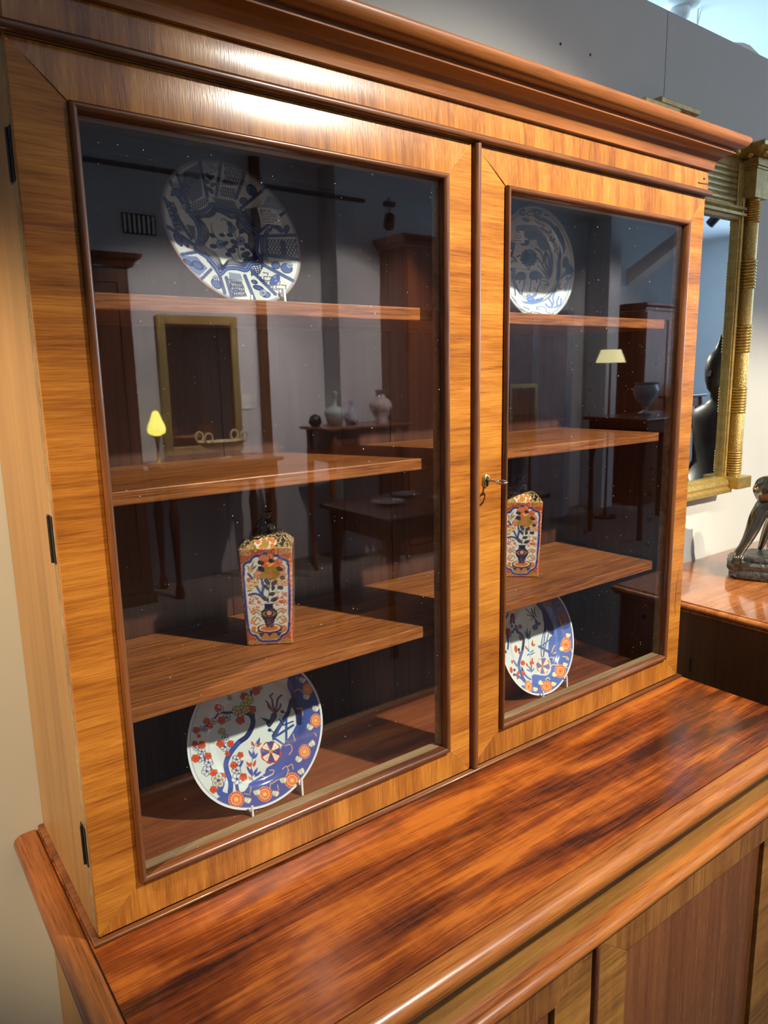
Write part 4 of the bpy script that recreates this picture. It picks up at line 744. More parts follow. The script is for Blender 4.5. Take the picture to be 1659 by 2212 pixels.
def sticker(pl, fr, r, uv, sz, rot, lift, lines):
    C, e1, e2, nn = [Vector(tuple(q)) for q in fr]
    ax = e1 * math.cos(rot) + e2 * math.sin(rot); ay = -e1 * math.sin(rot) + e2 * math.cos(rot); O = C + e1 * uv[0] * r + e2 * uv[1] * r + nn * lift
    w_, h_ = sz; c_ = .0012; out = [(c_, 0), (w_ - c_, 0), (w_, c_), (w_, h_ - c_), (w_ - c_, h_), (c_, h_), (0, h_ - c_), (0, c_)]
    b_ = MB().loft([[tuple(O + ax * x + ay * y + nn * t) for x, y in out] for t in (0, .0003)]); o = b_.build('price_sticker', 'paper', pl)
    text_mesh('handwriting', lines, 1, (O + nn * .0003, ax, ay, nn), o, 'ink')
sticker(p1, f1, .1043, (.455, .195), (.0365, .0238), .02, -.0030, [('$395.00', .0060, .0035, .0172, .04), ('LATE 16TH/EARLY', .0040, .0016, .0132, .03), ('17TH CENTURY', .0040, .0018, .0092, .04), ('CHINESE "WANLI', .0040, .0016, .0052, .03), ('PORCELAIN', .0040, .0016, .0012, .03)])
sticker(p2, f2, .103, (-.555, .345), (.0310, .0222), 0, -.0098, [('$195.00', .0058, .0022, .0168, -.02), ('MID 15TH', .0046, .0030, .0117, -.03), ('CENTURY', .0046, .0030, .0066, .02), ('MING BASIN', .0046, .0016, .0016, .01)])

# plate stands: white plastic easels whose front hooks show under each plate
def stand(fr, r, S, label, dxs, zf, group):
    C, e1, e2, nn = [Vector(tuple(q)) for q in fr]; t = thing('plate_stand', (C.x, C.y, zf), label, 'plate stand', group)
    for dx in dxs:
        u = dx / r; v = -math.sqrt(max(0, 1 - u * u)); E = C + e1 * dx + e2 * (v * r); wv = e1 * .0016
        yF = E + nn * .0085; hook = [E + nn * .0095 + e2 * .0085, E + nn * .0075 + e2 * .0088, E + nn * .0055 - e2 * .0017, E - nn * .0075 - e2 * .0017, E - nn * .0150 + e2 * .030, E - nn * .018 + e2 * .030, E - nn * .019 - e2 * .002]
        hook = [Vector((h[0], h[1], max(h[2], zf + .0003))) for h in hook]; foot1 = Vector((E.x, E.y, zf)) - n0v(nn) * .020; foot2 = Vector((E.x, E.y, zf)) + n0v(nn) * .0085
        pr = hook + [Vector((foot1.x, foot1.y, zf + .0002)), Vector((foot2.x, foot2.y, zf + .0002))]
        lo = min(E.z - .001, 9); MB().loft([[tuple(p + wv * s) for p in pr] for s in (-1, 1)]).build('stand_leg', 'white', t)
    a, b_ = [C + e1 * d - nn * .0285 + e2 * (-.55 * r) for d in (dxs[0], dxs[-1])]
    MB().tube([a, b_], .0016, 8).build('cross_bar', 'white', t)
def n0v(nn): v = Vector((nn.x, nn.y, 0)); return v.normalized()
stand(f1, .1043, PS['P1'], 'white plate stand holding the blue and white dish, top shelf behind left door', (-.006, .050), .7356, 'plate stands')
stand(f2, .103, PS['P2'], 'white plate stand behind the plate with two deer', (-.03, .03), .7356, 'plate stands')
stand(f3, .1129, PS['P3'], 'white plate stand with two hooks under the flowering tree plate, left side', (-.031, .056), -.004, 'plate stands')
stand(f4, .112, PS['P4'], 'white plate stand with two hooks under the right hand red and blue plate', (-.028, .052), -.004, 'plate stands')

# ------------------------------------------------------------ square imari bottles
def paint_bottle(B, face):
    OR, ORD, GR, NVY, BLU, WH, GLD = (200, 92, 48), (178, 74, 36), (140, 112, 44), (34, 36, 72), (44, 62, 132), (222, 222, 208), (176, 140, 72)
    X, Y = B.X, B.Y
    i = np.nonzero(face & (Y > 672))[0]; B.put(i, np.ones(len(i)), (176, 82, 42))
    rs = random.Random(5)
    for k in range(420):   # small flowers and leaves scattered on the red border
        x, y = rs.uniform(225, 1000), rs.uniform(685, 2040)
        if 320 < x < 950 and 760 < y < 1980: continue
        c = rs.choice([(232, 150, 110), (226, 170, 130), (140, 108, 50), (214, 120, 70)]); B.flower(x, y, rs.uniform(8, 19), 5, c, None, (176, 82, 42))
    for x, y, sx in ((240, 700, 1), (985, 700, -1), (345, 2020, 1), (960, 2010, -1)):
        for q in range(4): B.ell(x + sx * (20 + q * 40), y + (18 if y < 1000 else -18) * (q % 2 + .5), 34, 26, .4 * q, (148, 118, 56), edge=(218, 150, 104), ew=6)
    for k in range(16):
        for x, sd in ((275, 1), (968, -1)): B.flower(x, 900 + k * 68, 24, 6, (226, 140, 100), None, (176, 82, 42))
    pan = [(615, 735), (560, 765), (470, 775), (420, 810), (400, 850), (345, 860), (315, 890), (305, 960), (308, 1200), (325, 1450), (345, 1700), (365, 1820), (400, 1880), (470, 1905), (500, 1960), (560, 1985), (650, 1990), (740, 1985), (800, 1960), (825, 1915), (890, 1880), (925, 1800), (940, 1600), (948, 1300), (948, 1000), (940, 900), (920, 850), (870, 830), (830, 820), (790, 780), (700, 770), (650, 755)]
    P = smooth(pan, 4, True); P.append(P[0]); B.line(P, 44, (206, 150, 112)); B.poly(P, WH); B.line(P, 34, BLU); inn = [(628 + (x - 628) * .93, 1360 + (y - 1360) * .965) for x, y in P]; B.line(inn, 6, (120, 110, 130), .5)
    B.poly([(385, 1800), (430, 1830), (490, 1835), (640, 1870), (800, 1835), (880, 1810), (900, 1790), (885, 1850), (820, 1880), (780, 1950), (650, 1970), (530, 1955), (490, 1880), (410, 1850)], (172, 122, 62))
    # peonies
    for x, y, r, c in ((590, 830, 70, (220, 126, 84)), (680, 800, 56, (222, 136, 96)), (800, 880, 60, (216, 130, 90)), (540, 1000, 60, (220, 150, 116)), (850, 960, 50, (222, 150, 116)), (850, 1040, 56, (222, 150, 116)), (520, 1040, 60, (222, 150, 116)), (760, 1130, 60, (218, 150, 110)), (880, 1150, 56, (222, 180, 140)), (820, 1130, 50, (225, 200, 150))): B.flower(x, y, r, 7, c, (176, 80, 44), None, ew=6)
    for x, y, rx, ry in ((670, 890, 90, 50), (740, 910, 70, 40), (620, 910, 60, 40)): B.ell(x, y, rx, ry, 0, (222, 110, 50), edge=(186, 74, 34))
    for x, y in ((650, 880), (690, 900), (720, 880), (670, 920)): B.ell(x, y, 20, 16, 0, (240, 180, 120))
    B.poly([(600, 930), (760, 930), (820, 1000), (800, 1060), (720, 1110), (620, 1110), (550, 1060), (560, 980)], (150, 118, 46), sm=True)
    for k in range(9): B.flower(590 + (k % 5) * 50, 960 + (k // 5) * 100, 30, 6, (156, 124, 52), (176, 130, 60), None, ew=4)
    B.curve([(630, 1030), (670, 990), (710, 1030)], 18, (214, 110, 56)); B.curve([(640, 1060), (680, 1080), (710, 1050)], 10, (214, 110, 56))
    # dark leaves
    for x, y, rx, ry, a in ((550, 868, 44, 26, .3), (705, 845, 40, 26, .1), (555, 955, 50, 32, .5), (815, 965, 42, 26, .4), (850, 1088, 34, 24, 0), (635, 1140, 50, 28, .9), (735, 1155, 48, 24, -.5), (625, 1215, 46, 24, .9), (715, 1225, 26, 36, .1), (820, 1225, 42, 26, .2), (700, 1310, 46, 24, -.2), (590, 1365, 56, 28, .7), (730, 1390, 50, 26, -.4)): B.ell(x, y, rx, ry, a, (44, 44, 56), edge=(28, 28, 46), ew=6); B.line([(x - rx * .7 * math.cos(a), y - rx * .7 * math.sin(a)), (x + rx * .7 * math.cos(a), y + rx * .7 * math.sin(a))], 4, (120, 120, 110))
    B.curve([(650, 1430), (650, 1330), (670, 1200), (685, 1100)], 10, (90, 80, 90)); B.curve([(665, 1420), (740, 1300), (800, 1220)], 8, (100, 90, 100)); B.curve([(640, 1430), (600, 1360), (500, 1300)], 8, (90, 90, 110))
    for q in ([(370, 1015), (410, 1060), (440, 1110)], [(560, 1100), (575, 1200), (565, 1320)], [(485, 1190), (520, 1260), (570, 1330)], [(380, 1310), (470, 1300), (560, 1340)]): B.curve(q, 34, (40, 58, 120)); B.curve(q, 8, (80, 100, 150))
    for x0, y0, x1, y1 in ((450, 1090, 455, 990), (500, 1110, 510, 1060), (340, 1260, 430, 1250), (460, 1210, 440, 1150)): B.leaf(x0, y0, x1, y1, 26, (150, 122, 60))
    for x, y in ((460, 1140), (400, 1180)): B.flower(x, y, 50, 6, (236, 206, 150), (176, 90, 40), (180, 84, 40), ew=6)
    B.flower(375, 1100, 34, 5, (210, 96, 50), None, None)
    # bird
    B.ell(400, 970, 34, 26, .5, (222, 170, 120), edge=(150, 96, 60)); B.leaf(400, 960, 460, 840, 26, (150, 120, 80)); B.leaf(400, 950, 345, 890, 30, (180, 140, 110)); B.leaf(420, 960, 500, 900, 34, (150, 110, 84))
    for k in range(70):   # coral-red branches either side
        sd = rs.choice([-1, 1]); x = 440 + rs.uniform(-75, 95) if sd < 0 else 830 + rs.uniform(-85, 65); y = (1410 if sd < 0 else 1370) + rs.uniform(-95, 90)
        a = rs.uniform(0, 3.14); B.curve([(x, y), (x + 26 * math.cos(a), y + 20 * math.sin(a)), (x + 30 * math.cos(a) + 12, y + 30 * math.sin(a))], 12, (206, 88, 36))
    for sx in (-1, 1):     # gold scrolls beside the vase
        cx_ = 645
        for q in ([(120, 1600), (170, 1560), (210, 1590), (250, 1540)], [(110, 1690), (160, 1640), (200, 1700), (240, 1670), (190, 1620)], [(100, 1560), (150, 1530), (200, 1520)], [(140, 1720), (190, 1740), (230, 1690)]): B.curve([(cx_ + sx * x, y) for x, y in q], 20, (172, 134, 70))
        B.ell(cx_ + sx * 215, 1555, 34, 28, 0, (226, 150, 120), edge=(190, 110, 80)); B.ell(cx_ + sx * 225, 1700, 32, 26, 0, (226, 150, 120), edge=(190, 110, 80)); B.flower(cx_ + sx * 210, 1795, 34, 6, (214, 120, 76), None, None)
    # vase and stand
    B.ell(655, 1795, 165, 60, 0, (228, 200, 150), edge=(52, 46, 70), ew=10); B.ell(655, 1800, 120, 38, 0, (206, 110, 62))
    B.curve([(490, 1830), (560, 1850), (650, 1870), (750, 1855), (820, 1825)], 16, (42, 50, 100))
    for x in (540, 655, 780): B.poly([(x - 45, 1860), (x + 45, 1860), (x, 1925)], (44, 50, 100))
    B.poly([(585, 1440), (720, 1440), (710, 1500), (760, 1560), (765, 1620), (725, 1690), (705, 1790), (615, 1790), (580, 1690), (540, 1620), (540, 1560), (595, 1500)], (34, 34, 66), sm=False)
    B.line([(585, 1440), (720, 1440)], 14, (190, 196, 196)); B.ell(652, 1590, 96, 46, 0, (150, 116, 52)); B.ell(652, 1585, 56, 48, 0, (36, 36, 68)); B.ell(652, 1580, 36, 32, 0, (228, 150, 120)); B.curve([(575, 1520), (620, 1530), (680, 1530), (730, 1515)], 6, (150, 120, 80))
    for k in range(14): B.curve([(600 + rs.uniform(0, 110), 1660 + k * 9), (615 + rs.uniform(0, 90), 1668 + k * 9)], 5, (140, 120, 100))
    # shoulder: gold arabesque on black with a flower cartouche
    i = np.nonzero(face & (Y <= 672))[0]; B.put(i, np.ones(len(i)), (34, 26, 34))
    for k in range(330):
        x, y = rs.uniform(215, 1010), rs.uniform(170, 668); r = rs.uniform(10, 17); a0 = rs.uniform(0, 6.3); B.line([(x + r * math.cos(a0 + t), y + r * math.sin(a0 + t)) for t in np.linspace(0, 4.0, 6)], 9, (206, 172, 96) if y > 440 else (112, 92, 50))
    B.poly([(470, 590), (540, 530), (620, 510), (700, 510), (770, 560), (780, 610), (740, 660), (690, 685), (540, 685), (490, 640)], (232, 226, 205), sm=True)
    for x, y in ((520, 580), (730, 570), (600, 550), (680, 540), (560, 650), (720, 640)): B.flower(x, y, 34, 6, (220, 120, 70), None, (228, 160, 110))
    B.flower(620, 610, 52, 7, (190, 150, 60), (150, 116, 40), None)
    i = np.nonzero(Y < 196)[0]; B.put(i, np.full(len(i), .8), (112, 104, 84))
    B.line([(215, 676), (1010, 668)], 16, (196, 150, 90)); i = np.nonzero(Y > 2032)[0]; B.put(i, np.ones(len(i)), (214, 206, 196))
def bottle(name, label, group, x, y, yaw, w0=.0676, w1=.0782, hs=.1470, zb=.2543):
    N = 26 * 8; sd = N // 4
    lv = [(0, w0 / 2 * .97, 26, 2060)] + [(.0012, w0 / 2, 26, 2046)]
    nb = 165
    for k in range(1, nb + 1): t = k / nb; lv.append((t * hs, (w0 + (w1 - w0) * t) / 2, 26 - 6 * t, 2040 - t * 1366))
    for k in range(1, 36):
        t = k / 35; q = t * t * (3 - 2 * t); lv.append((hs + .0172 * (t + .12 * math.sin(PI * t)), w1 / 2 * (1 - t) + .0225 * t - .0004, 20 - 13 * t, 670 - 240 * t))
    nk = ((.0, .0218), (.02, .0205), (.03, .0175), (.06, .0160), (.16, .0158), (.30, .0150), (.44, .0134), (.57, .0112), (.68, .0092), (.78, .0083), (.86, .0086), (.92, .0100), (.97, .0112), (1.0, .0108), (.99, .0090), (.9, .0072), (.6, .0066))
    for (ta, ra), (tb, rb) in zip(nk[:-1], nk[1:]):
        m_ = max(1, int(abs(tb - ta) * 60 + abs(rb - ra) * 1200))
        for q in range(m_): t = ta + (tb - ta) * q / m_; rr = ra + (rb - ra) * q / m_; lv.append((hs + .0175 + .0285 * t, rr, 2.0 + 5 * max(0, .02 - t) / .02, 430 - 250 * t - (0 if tb > ta else 14)))
    ss = np.arange(N) / N * 4; side = np.floor(ss).astype(int); s_ = (ss - side) * 2 - 1; dx = np.select([side == 0, side == 1, side == 2, side == 3], [s_, 1 + 0 * s_, -s_, -1 + 0 * s_]); dy = np.select([side == 0, side == 1, side == 2, side == 3], [-1 + 0 * s_, s_, 1 + 0 * s_, -s_])
    V = []; X = []; Y = []
    for z, hw, p, yy in lv:
        k = 1 / (np.abs(dx) ** p + np.abs(dy) ** p) ** (1 / p); V.append(np.stack([dx * k * hw, dy * k * hw, np.full(N, z)], 1))
        t = (2040 - yy) / 1366; xl, xr = (330 + (220 - 330) * min(t, 1), 975 + (1005 - 975) * min(t, 1)); f = (hw / (w1 / 2)) if yy < 669 else 1; xm = (xl + xr) / 2; X.append(xm + s_ * (xr - xl) / 2 * f); Y.append(np.full(N, yy))
    V = np.vstack(V); c, q = math.cos(yaw), math.sin(yaw); V = np.stack([V[:, 0] * c - V[:, 1] * q, V[:, 0] * q + V[:, 1] * c, V[:, 2]], 1)
    B = Brush(np.concatenate(X), np.concatenate(Y), (206, 172, 96)); paint_bottle(B, np.ones(len(V), bool))
    L = len(lv); k = np.arange(L - 1)[:, None] * N; i = np.arange(N)[None, :]; j = (i + 1) % N
    quads = np.stack([k + i, k + j, k + N + j, k + N + i], -1).reshape(-1, 4).tolist(); quads += [list(range(N))[::-1], list(range((L - 1) * N, L * N))]
    me = bpy.data.meshes.new(name); me.from_pydata(V.tolist(), [], quads); me.materials.append(M['glaze'])
    cc = np.ones((len(V), 4)); cc[:, :3] = np.clip(B.C, 0, 1); me.color_attributes.new('glaze', 'FLOAT_COLOR', 'POINT').data.foreach_set('color', cc.ravel())
    me.polygons.foreach_set('use_smooth', [True] * len(me.polygons))
    o = bpy.data.objects.new(name, me); COL.objects.link(o); o.location = (x, y, zb); ORG[o.name] = (x, y, zb); tag(o, label, 'bottle', group); return o
bottle('square_bottle', 'square red and blue porcelain bottle on the lowest shelf behind the left door', 'square porcelain bottles', .3176, .1433, -.5656)
bottle('square_bottle', 'square red and blue porcelain bottle on the lowest shelf behind the right door', 'square porcelain bottles', .8668, .1484, -.7347)
# ============================================================ bronze group on the sideboard (cut by the right edge of the picture)
A0 = Vector((1.626, .119, .103)); EE = Vector((.457, -.89, 0)); NN = Vector((.89, .457, 0))
def BP(s, z, d=0.0): return A0 + EE * s + NN * d + Vector((0, 0, z - .103))
def skin(name, pts, edges, mat, parent, sub=2):
    me = bpy.data.meshes.new(name); o3 = Vector(ORG.get(parent.name, (0, 0, 0))) if parent else Vector((0, 0, 0))
    me.from_pydata([tuple(p[0] - o3) for p in pts], edges, []); me.materials.append(M[mat])
    o = bpy.data.objects.new(name, me); COL.objects.link(o); o.parent = parent
    o.modifiers.new('skin', 'SKIN'); me.skin_vertices.new() if not me.skin_vertices else None
    for v, p in zip(me.skin_vertices[0].data, pts): v.radius = (p[1], p[1] if len(p) < 3 else p[2])
    me.skin_vertices[0].data[0].use_root = True
    sb_ = o.modifiers.new('sub', 'SUBSURF'); sb_.levels = sb_.render_levels = sub
    o.modifiers['skin'].use_smooth_shade = True; return o
bz = thing('bronze_figure', tuple(BP(.07, .103, .07)), 'dark polished bronze figure bent over a rock base on the sideboard', 'sculpture')
rk = MB(); rr = random.Random(3)
for (s0, s1, d0, d1, z0, z1) in ((-.004, .205, .0, .15, .1032, .128), (-.010, .200, .004, .146, .122, .148), (.030, .190, .015, .14, .142, .160)):
    n_ = 22; rings = []
    for q in range(5):
        t = q / 4; k = .94 if q in (0, 4) else 1.0; ring = []
        for i in range(n_):
            a = 2 * PI * i / n_; cx_, cy_ = (s0 + s1) / 2, (d0 + d1) / 2; rx = (s1 - s0) / 2; ry = (d1 - d0) / 2; c, q_ = math.cos(a), math.sin(a)
            m_ = 1 / (abs(c) ** 7 + abs(q_) ** 7) ** (1 / 7); j = 1 + rr.uniform(-.02, .01); ring.append(tuple(BP(cx_ + rx * c * m_ * k * j, z0 + (z1 - z0) * t + (rr.uniform(-.0015, .0015) if 0 < q < 4 else 0), cy_ + ry * q_ * m_ * k * j)))
        rings.append(ring)
    rk.loft(rings)
lab(rk.build('rock_base', 'bronze_d', bz, smooth=40), 'rough rock base')
figp = [(BP(.110, .262, .075), .034, .030), (BP(.090, .285, .068), .036, .030), (BP(.076, .296, .060), .034, .028), (BP(.074, .312, .052), .022), (BP(.070, .330, .046), .024, .025), (BP(.067, .345, .044), .022, .023),   # pelvis, chest, shoulders, neck, head
        (BP(.060, .290, .044), .024), (BP(.052, .262, .034), .021), (BP(.046, .238, .028), .018), (BP(.035, .207, .022), .0140), (BP(.024, .184, .018), .0115), (BP(.015, .168, .016), .0135), (BP(.008, .156, .016), .0095),       # near arm to the rock
        (BP(.092, .290, .095), .018), (BP(.088, .250, .110), .013), (BP(.078, .210, .118), .0115), (BP(.070, .170, .120), .008), (BP(.066, .160, .120), .006),                                  # far arm
        (BP(.125, .240, .060), .024), (BP(.142, .215, .045), .019), (BP(.150, .185, .055), .014), (BP(.158, .164, .060), .010), (BP(.140, .162, .050), .007),
        (BP(.130, .240, .095), .024), (BP(.150, .212, .110), .019), (BP(.160, .184, .112), .014), (BP(.166, .164, .112), .010), (BP(.148, .162, .112), .007)]
fige = [(0, 1), (1, 2), (2, 3), (3, 4), (4, 5), (2, 6), (6, 7), (7, 8), (8, 9), (9, 10), (10, 11), (11, 12), (2, 13), (13, 14), (14, 15), (15, 16), (16, 17), (0, 18), (18, 19), (19, 20), (20, 21), (21, 22), (0, 23), (23, 24), (24, 25), (25, 26), (26, 27)]
skin('body', figp, fige, 'bronze', bz)
hd = MB(); hc = BP(.071, .337, .045)
n1, n2 = 16, 44; rings = []
for i in range(n1 + 1):
    t = PI * (.02 + .96 * i / n1); ring = []
    for j in range(n2):
        a = 2 * PI * j / n2; r_ = 1 + .045 * math.sin(a * 11 + 5 * math.sin(t * 2.2)) + .02 * math.sin(a * 5 + t * 6); ring.append((hc.x + 0.031 * r_ * math.sin(t) * math.cos(a), hc.y + .031 * r_ * math.sin(t) * math.sin(a), hc.z + .034 * math.cos(t) * (1 if math.cos(t) > 0 else 1.12)))
    rings.append(ring)
lab(hd.loft(rings).build('hair', 'bronze', bz, smooth=60), 'thick hair hanging over the bowed head')
for k in range(5):   # fingers gripping the rock, thumb to the side
    s_ = .014 - (k - 1.5) * .0045 if k < 4 else .026
    MB().tube([BP(s_ + .002, .166, .010 + k * .001), BP(s_ - .002, .159, .002), BP(s_ - .004, .150, .0), BP(s_ - .003, .143 + .001 * k, .002)], [.0034, .0032, .0029, .0018], 8).build('finger', 'bronze', bz, smooth=60)
# ------------------------------------------------------------ dark statue, seen in the gilt mirror; its shadow falls on the wall
st = thing('buddha_statue', (2.25, -.04, .1032), 'black seated statue with pointed crown, reflected in the gilt mirror', 'statue')
sx, sy = 2.25, -.04
def ell_rings(lst, n_=28): return [[(cx_ + rx * math.cos(2 * PI * i / n_), cy_ + ry * math.sin(2 * PI * i / n_), z) for i in range(n_)] for cx_, cy_, rx, ry, z in lst]
hz = lambda z: .1032 + (z - .1032) * 1.165
SR = [(0, .115, .13, .1034), (0, .125, .14, .125), (0, .110, .125, .15), (0, .118, .150, .17), (0, .112, .150, .20), (.01, .080, .105, .235), (.02, .058, .080, .29), (.02, .058, .082, .36), (.018, .058, .092, .415), (.015, .050, .086, .442), (.012, .034, .050, .460), (.008, .022, .024, .472),
      (.006, .021, .022, .492), (.000, .031, .030, .505), (-.003, .040, .036, .530), (-.002, .044, .039, .560), (.002, .044, .038, .585), (.006, .035, .031, .606), (.009, .020, .019, .617), (.009, .017, .016, .624), (.009, .011, .010, .634), (.009, .006, .006, .646), (.009, .001, .001, .660)]
b_ = MB().loft(ell_rings([(sx + o_, sy, a_, c_, hz(z)) for o_, a_, c_, z in SR]))
b_.build('body', 'statue', st, smooth=60)
MB().loft([[(sx - .042, sy - .004, .640), (sx - .042, sy + .004, .640), (sx - .038, sy, .644)], [(sx - .056, sy - .007, .613), (sx - .056, sy + .007, .613), (sx - .046, sy, .617)], [(sx - .040, sy - .006, .606), (sx - .040, sy + .006, .606), (sx - .036, sy, .603)]]).build('nose', 'statue', st)
for s_ in (-1, 1): MB().ball((sx + .006, sy + s_ * .039, .622), .016, sc=(.6, .35, 1.6)).build('ear', 'statue', st, smooth=80)
for s_ in (-1, 1): MB().tube([(sx + .01, sy + s_ * .085, .475), (sx - .002, sy + s_ * .112, .39), (sx - .015, sy + s_ * .115, .30), (sx - .07, sy + s_ * .07, .245), (sx - .09, sy + s_ * .01, .235)], [.026, .024, .021, .018, .014], 14).build('arm', 'statue', st, smooth=70)
for s_ in (-1, 1): MB().tube([(sx + .03, sy + s_ * .08, .20), (sx - .02, sy + s_ * .145, .195), (sx - .09, sy + s_ * .09, .19), (sx - .12, sy - s_ * .03, .185)], [.036, .034, .028, .018], 14).build('leg', 'statue', st, smooth=70)

# ------------------------------------------------------------ ceiling rose and cables above the partition
ro = thing('ceiling_rose', (3.212, 1.359, CZ), 'white ceiling rose with looping flex above the partition', 'ceiling rose')
MB().lathe([(.0001, CZ - .075), (.022, CZ - .072), (.040, CZ - .055), (.045, CZ - .030), (.045, CZ - .018), (.075, CZ - .012), (.085, CZ)], (3.212, 1.359, 0), 24).build('cover', 'white', ro, smooth=50)
MB().tube([(3.212, 1.359, CZ - .07), (3.225, 1.355, CZ - .12), (3.26, 1.35, CZ - .15), (3.31, 1.345, CZ - .12), (3.335, 1.34, CZ - .05), (3.35, 1.34, CZ - .001)], .003, 8).build('flex', 'white', ro, smooth=60)
tag(MB().tube([(3.322, 1.336, CZ), (3.321, 1.336, 1.9), (3.318, 1.336, 1.5), (3.318, 1.336, 1.1)], .0035, 8).build('hanging_cable', 'white', None, smooth=60), 'thin white cable hanging from the ceiling beside the rose', 'cable')
tag(MB().loft([[(x, D + .004, PT + .0002 + h_ * f), (x, D + .03, PT + .0002 + h_ * f), (x, D + .03, PT + .0002), (x, D + .004, PT + .0002)] for f in (1,) for x, h_ in ((1.775, .001), (1.80, .006), (1.835, .013), (1.865, .014), (1.895, .008), (1.925, .001))]).build('paper_strip', 'white', None, smooth=60), 'small curled white strip lying on top of the grey partition', 'strip')

# ------------------------------------------------------------ spotlights on tracks
def track_light(pos, aim, label, railz, cat='spotlight', lens=True, group='black track spotlights'):
    p = Vector(pos); d = (Vector(aim) - p).normalized(); t = thing('track_spotlight', (p.x, p.y, railz), label, cat, group)
    a = d.orthogonal().normalized(); b_ = d.cross(a)
    def ring(o_, r_): return [tuple(o_ + (a * math.cos(2 * PI * k / 20) + b_ * math.sin(2 * PI * k / 20)) * r_) for k in range(20)]
    back = -d
    MB().loft([ring(p + back * .02, .042), ring(p + back * .021, .046), ring(p + back * .12, .046), ring(p + back * .15, .030), ring(p + back * .155, .006)]).build('housing', 'black', t, smooth=40)
    MB().loft([ring(p + back * .0195, .036), ring(p + back * .0185, .036)]).build('lens', 'lens' if lens else 'black', t)
    MB().tube([p + back * .09, Vector((p.x, p.y, p.z + .10)) + back * .09, Vector((p.x, p.y, railz - .03)) + back * .09], .007, 8).build('stem', 'black', t, smooth=60)
    q_ = p + back * .09; box(q_.x - .05, q_.x + .05, q_.y - .018, q_.y + .018, railz - .035, railz).build('track_adapter', 'black', t); return t
track_light(*KEY, 'black track spotlight in front of the bookcase, right one of the pair', 2.27)
track_light(*WARM, 'black track spotlight beaming at the left wall', 2.27)
track_light(*WALLW, 'black track spotlight beaming at the sideboard wall', 2.27)
for k, (a, b_) in enumerate(REAR): track_light(a, b_, ('black spotlight aimed at the lamp table', 'black spotlight aimed at the vase table', 'black spotlight aimed at the screen', 'black spotlight aimed at the far wardrobe')[k], 2.27)
tag(box(-1.8, 3.6, -1.50, -1.46, 2.272, CZ).build('track_rail', 'black'), 'black lighting track on the ceiling in front of the bookcase', 'track')
tag(box(.9, 7.6, -2.90, -2.86, 2.272, CZ).build('track_rail', 'black'), 'black lighting track along the middle of the ceiling', 'track')
tag(box(.6, 3.42, -4.22, -4.18, 1.985, 2.01).build('track_rail', 'black'), 'low black lighting track near the far wall, reflected in the left pane', 'track')
track_light((3.60, -4.12, 1.80), (3.05, -3.6, .9), 'unlit black spotlight at the end of the low track, reflected in left pane', 2.01, lens=False)
for x in (.9, 2.1, 3.3): MB().tube([(x, -4.2, 2.01), (x, -4.2, CZ)], .004, 8)

# ------------------------------------------------------------ what the panes reflect: the far side of the shop
def cabinet(x0, x1, y0, y1, z1, label, mat='darkwood', name='tall_cabinet', cat='cabinet', doors=2):
    t = thing(name, ((x0 + x1) / 2, (y0 + y1) / 2, FZ), label, cat)
    box(x0 + .02, x1 - .02, y0, y1 - .02, FZ + .08, z1 - .08).build('body', mat, t)
    box(x0, x1, y0, y1, FZ + .0005, FZ + .08).build('plinth', mat, t, bevel=.006)
    cp_ = [(0, z1 - .08), (.01, z1 - .08), (.02, z1 - .05), (.05, z1 - .03), (.06, z1 - .005), (.05, z1), (0, z1)]
    MB().loft([[(x0 - e_, y0, z) for e_, z in cp_], [(x0 - e_, y1 + e_, z) for e_, z in cp_], [(x1 + e_, y1 + e_, z) for e_, z in cp_], [(x1 + e_, y0, z) for e_, z in cp_]]).build('cornice', mat, t, smooth=30)
    w_ = (x1 - x0 - .06) / doors
    for k in range(doors):
        a = x0 + .03 + k * w_; dd = MB()
        for q_ in ((a + .004, a + .07, FZ + .1, z1 - .1), (a + w_ - .07, a + w_ - .004, FZ + .1, z1 - .1), (a + .07, a + w_ - .07, FZ + .1, FZ + .18), (a + .07, a + w_ - .07, z1 - .18, z1 - .1)): dd.box(q_[0], q_[1], y1 - .02, y1 + .002, q_[2], q_[3])
        dd.box(a + .07, a + w_ - .07, y1 - .02, y1 - .008, FZ + .18, z1 - .18); o = dd.build('door', mat, t)
        MB().ball((a + (w_ - .04 if k == 0 else .04), y1 + .012, .0), .012).build('knob', 'brass', o, smooth=70)
    return t
cabinet(.55, 1.50, -4.595, -4.15, 1.44, 'tall dark cabinet with cornice reflected at the left of the left pane')
cabinet(3.66, 4.75, -4.355 + .0, -4.0, 1.74, 'tall red mahogany cabinet reflected behind the middle stile', 'redwood', 'red_cabinet')
cabinet(7.15, 8.2, -4.595, -4.1, 1.36, 'brown wardrobe reflected at the right of the right pane', 'redwood', 'wardrobe', 'wardrobe')
ct = thing('console_table', (2.05, -4.3, FZ), 'dark carved console table under the far pier mirror', 'table')
box(1.58, 2.52, -4.54, -4.06, .010, .038).build('table_top', 'darkwood', ct, bevel=.008)
box(1.62, 2.48, -4.50, -4.10, -.12, .0095).build('apron', 'darkwood', ct)
for x in (1.66, 2.44):
    for y in (-4.14, -4.46): MB().lathe([(.03, FZ + .001), (.035, FZ + .05), (.018, FZ + .12), (.028, FZ + .4), (.038, FZ + .6), (.024, FZ + .68), (.036, FZ + .8)], (x, y, 0), 14).build('leg', 'darkwood', ct, smooth=60)
tl = thing('table_lamp', (1.63, -4.28, .0385), 'lit yellow glass tulip lamp on the console table, reflected in the left pane', 'lamp')
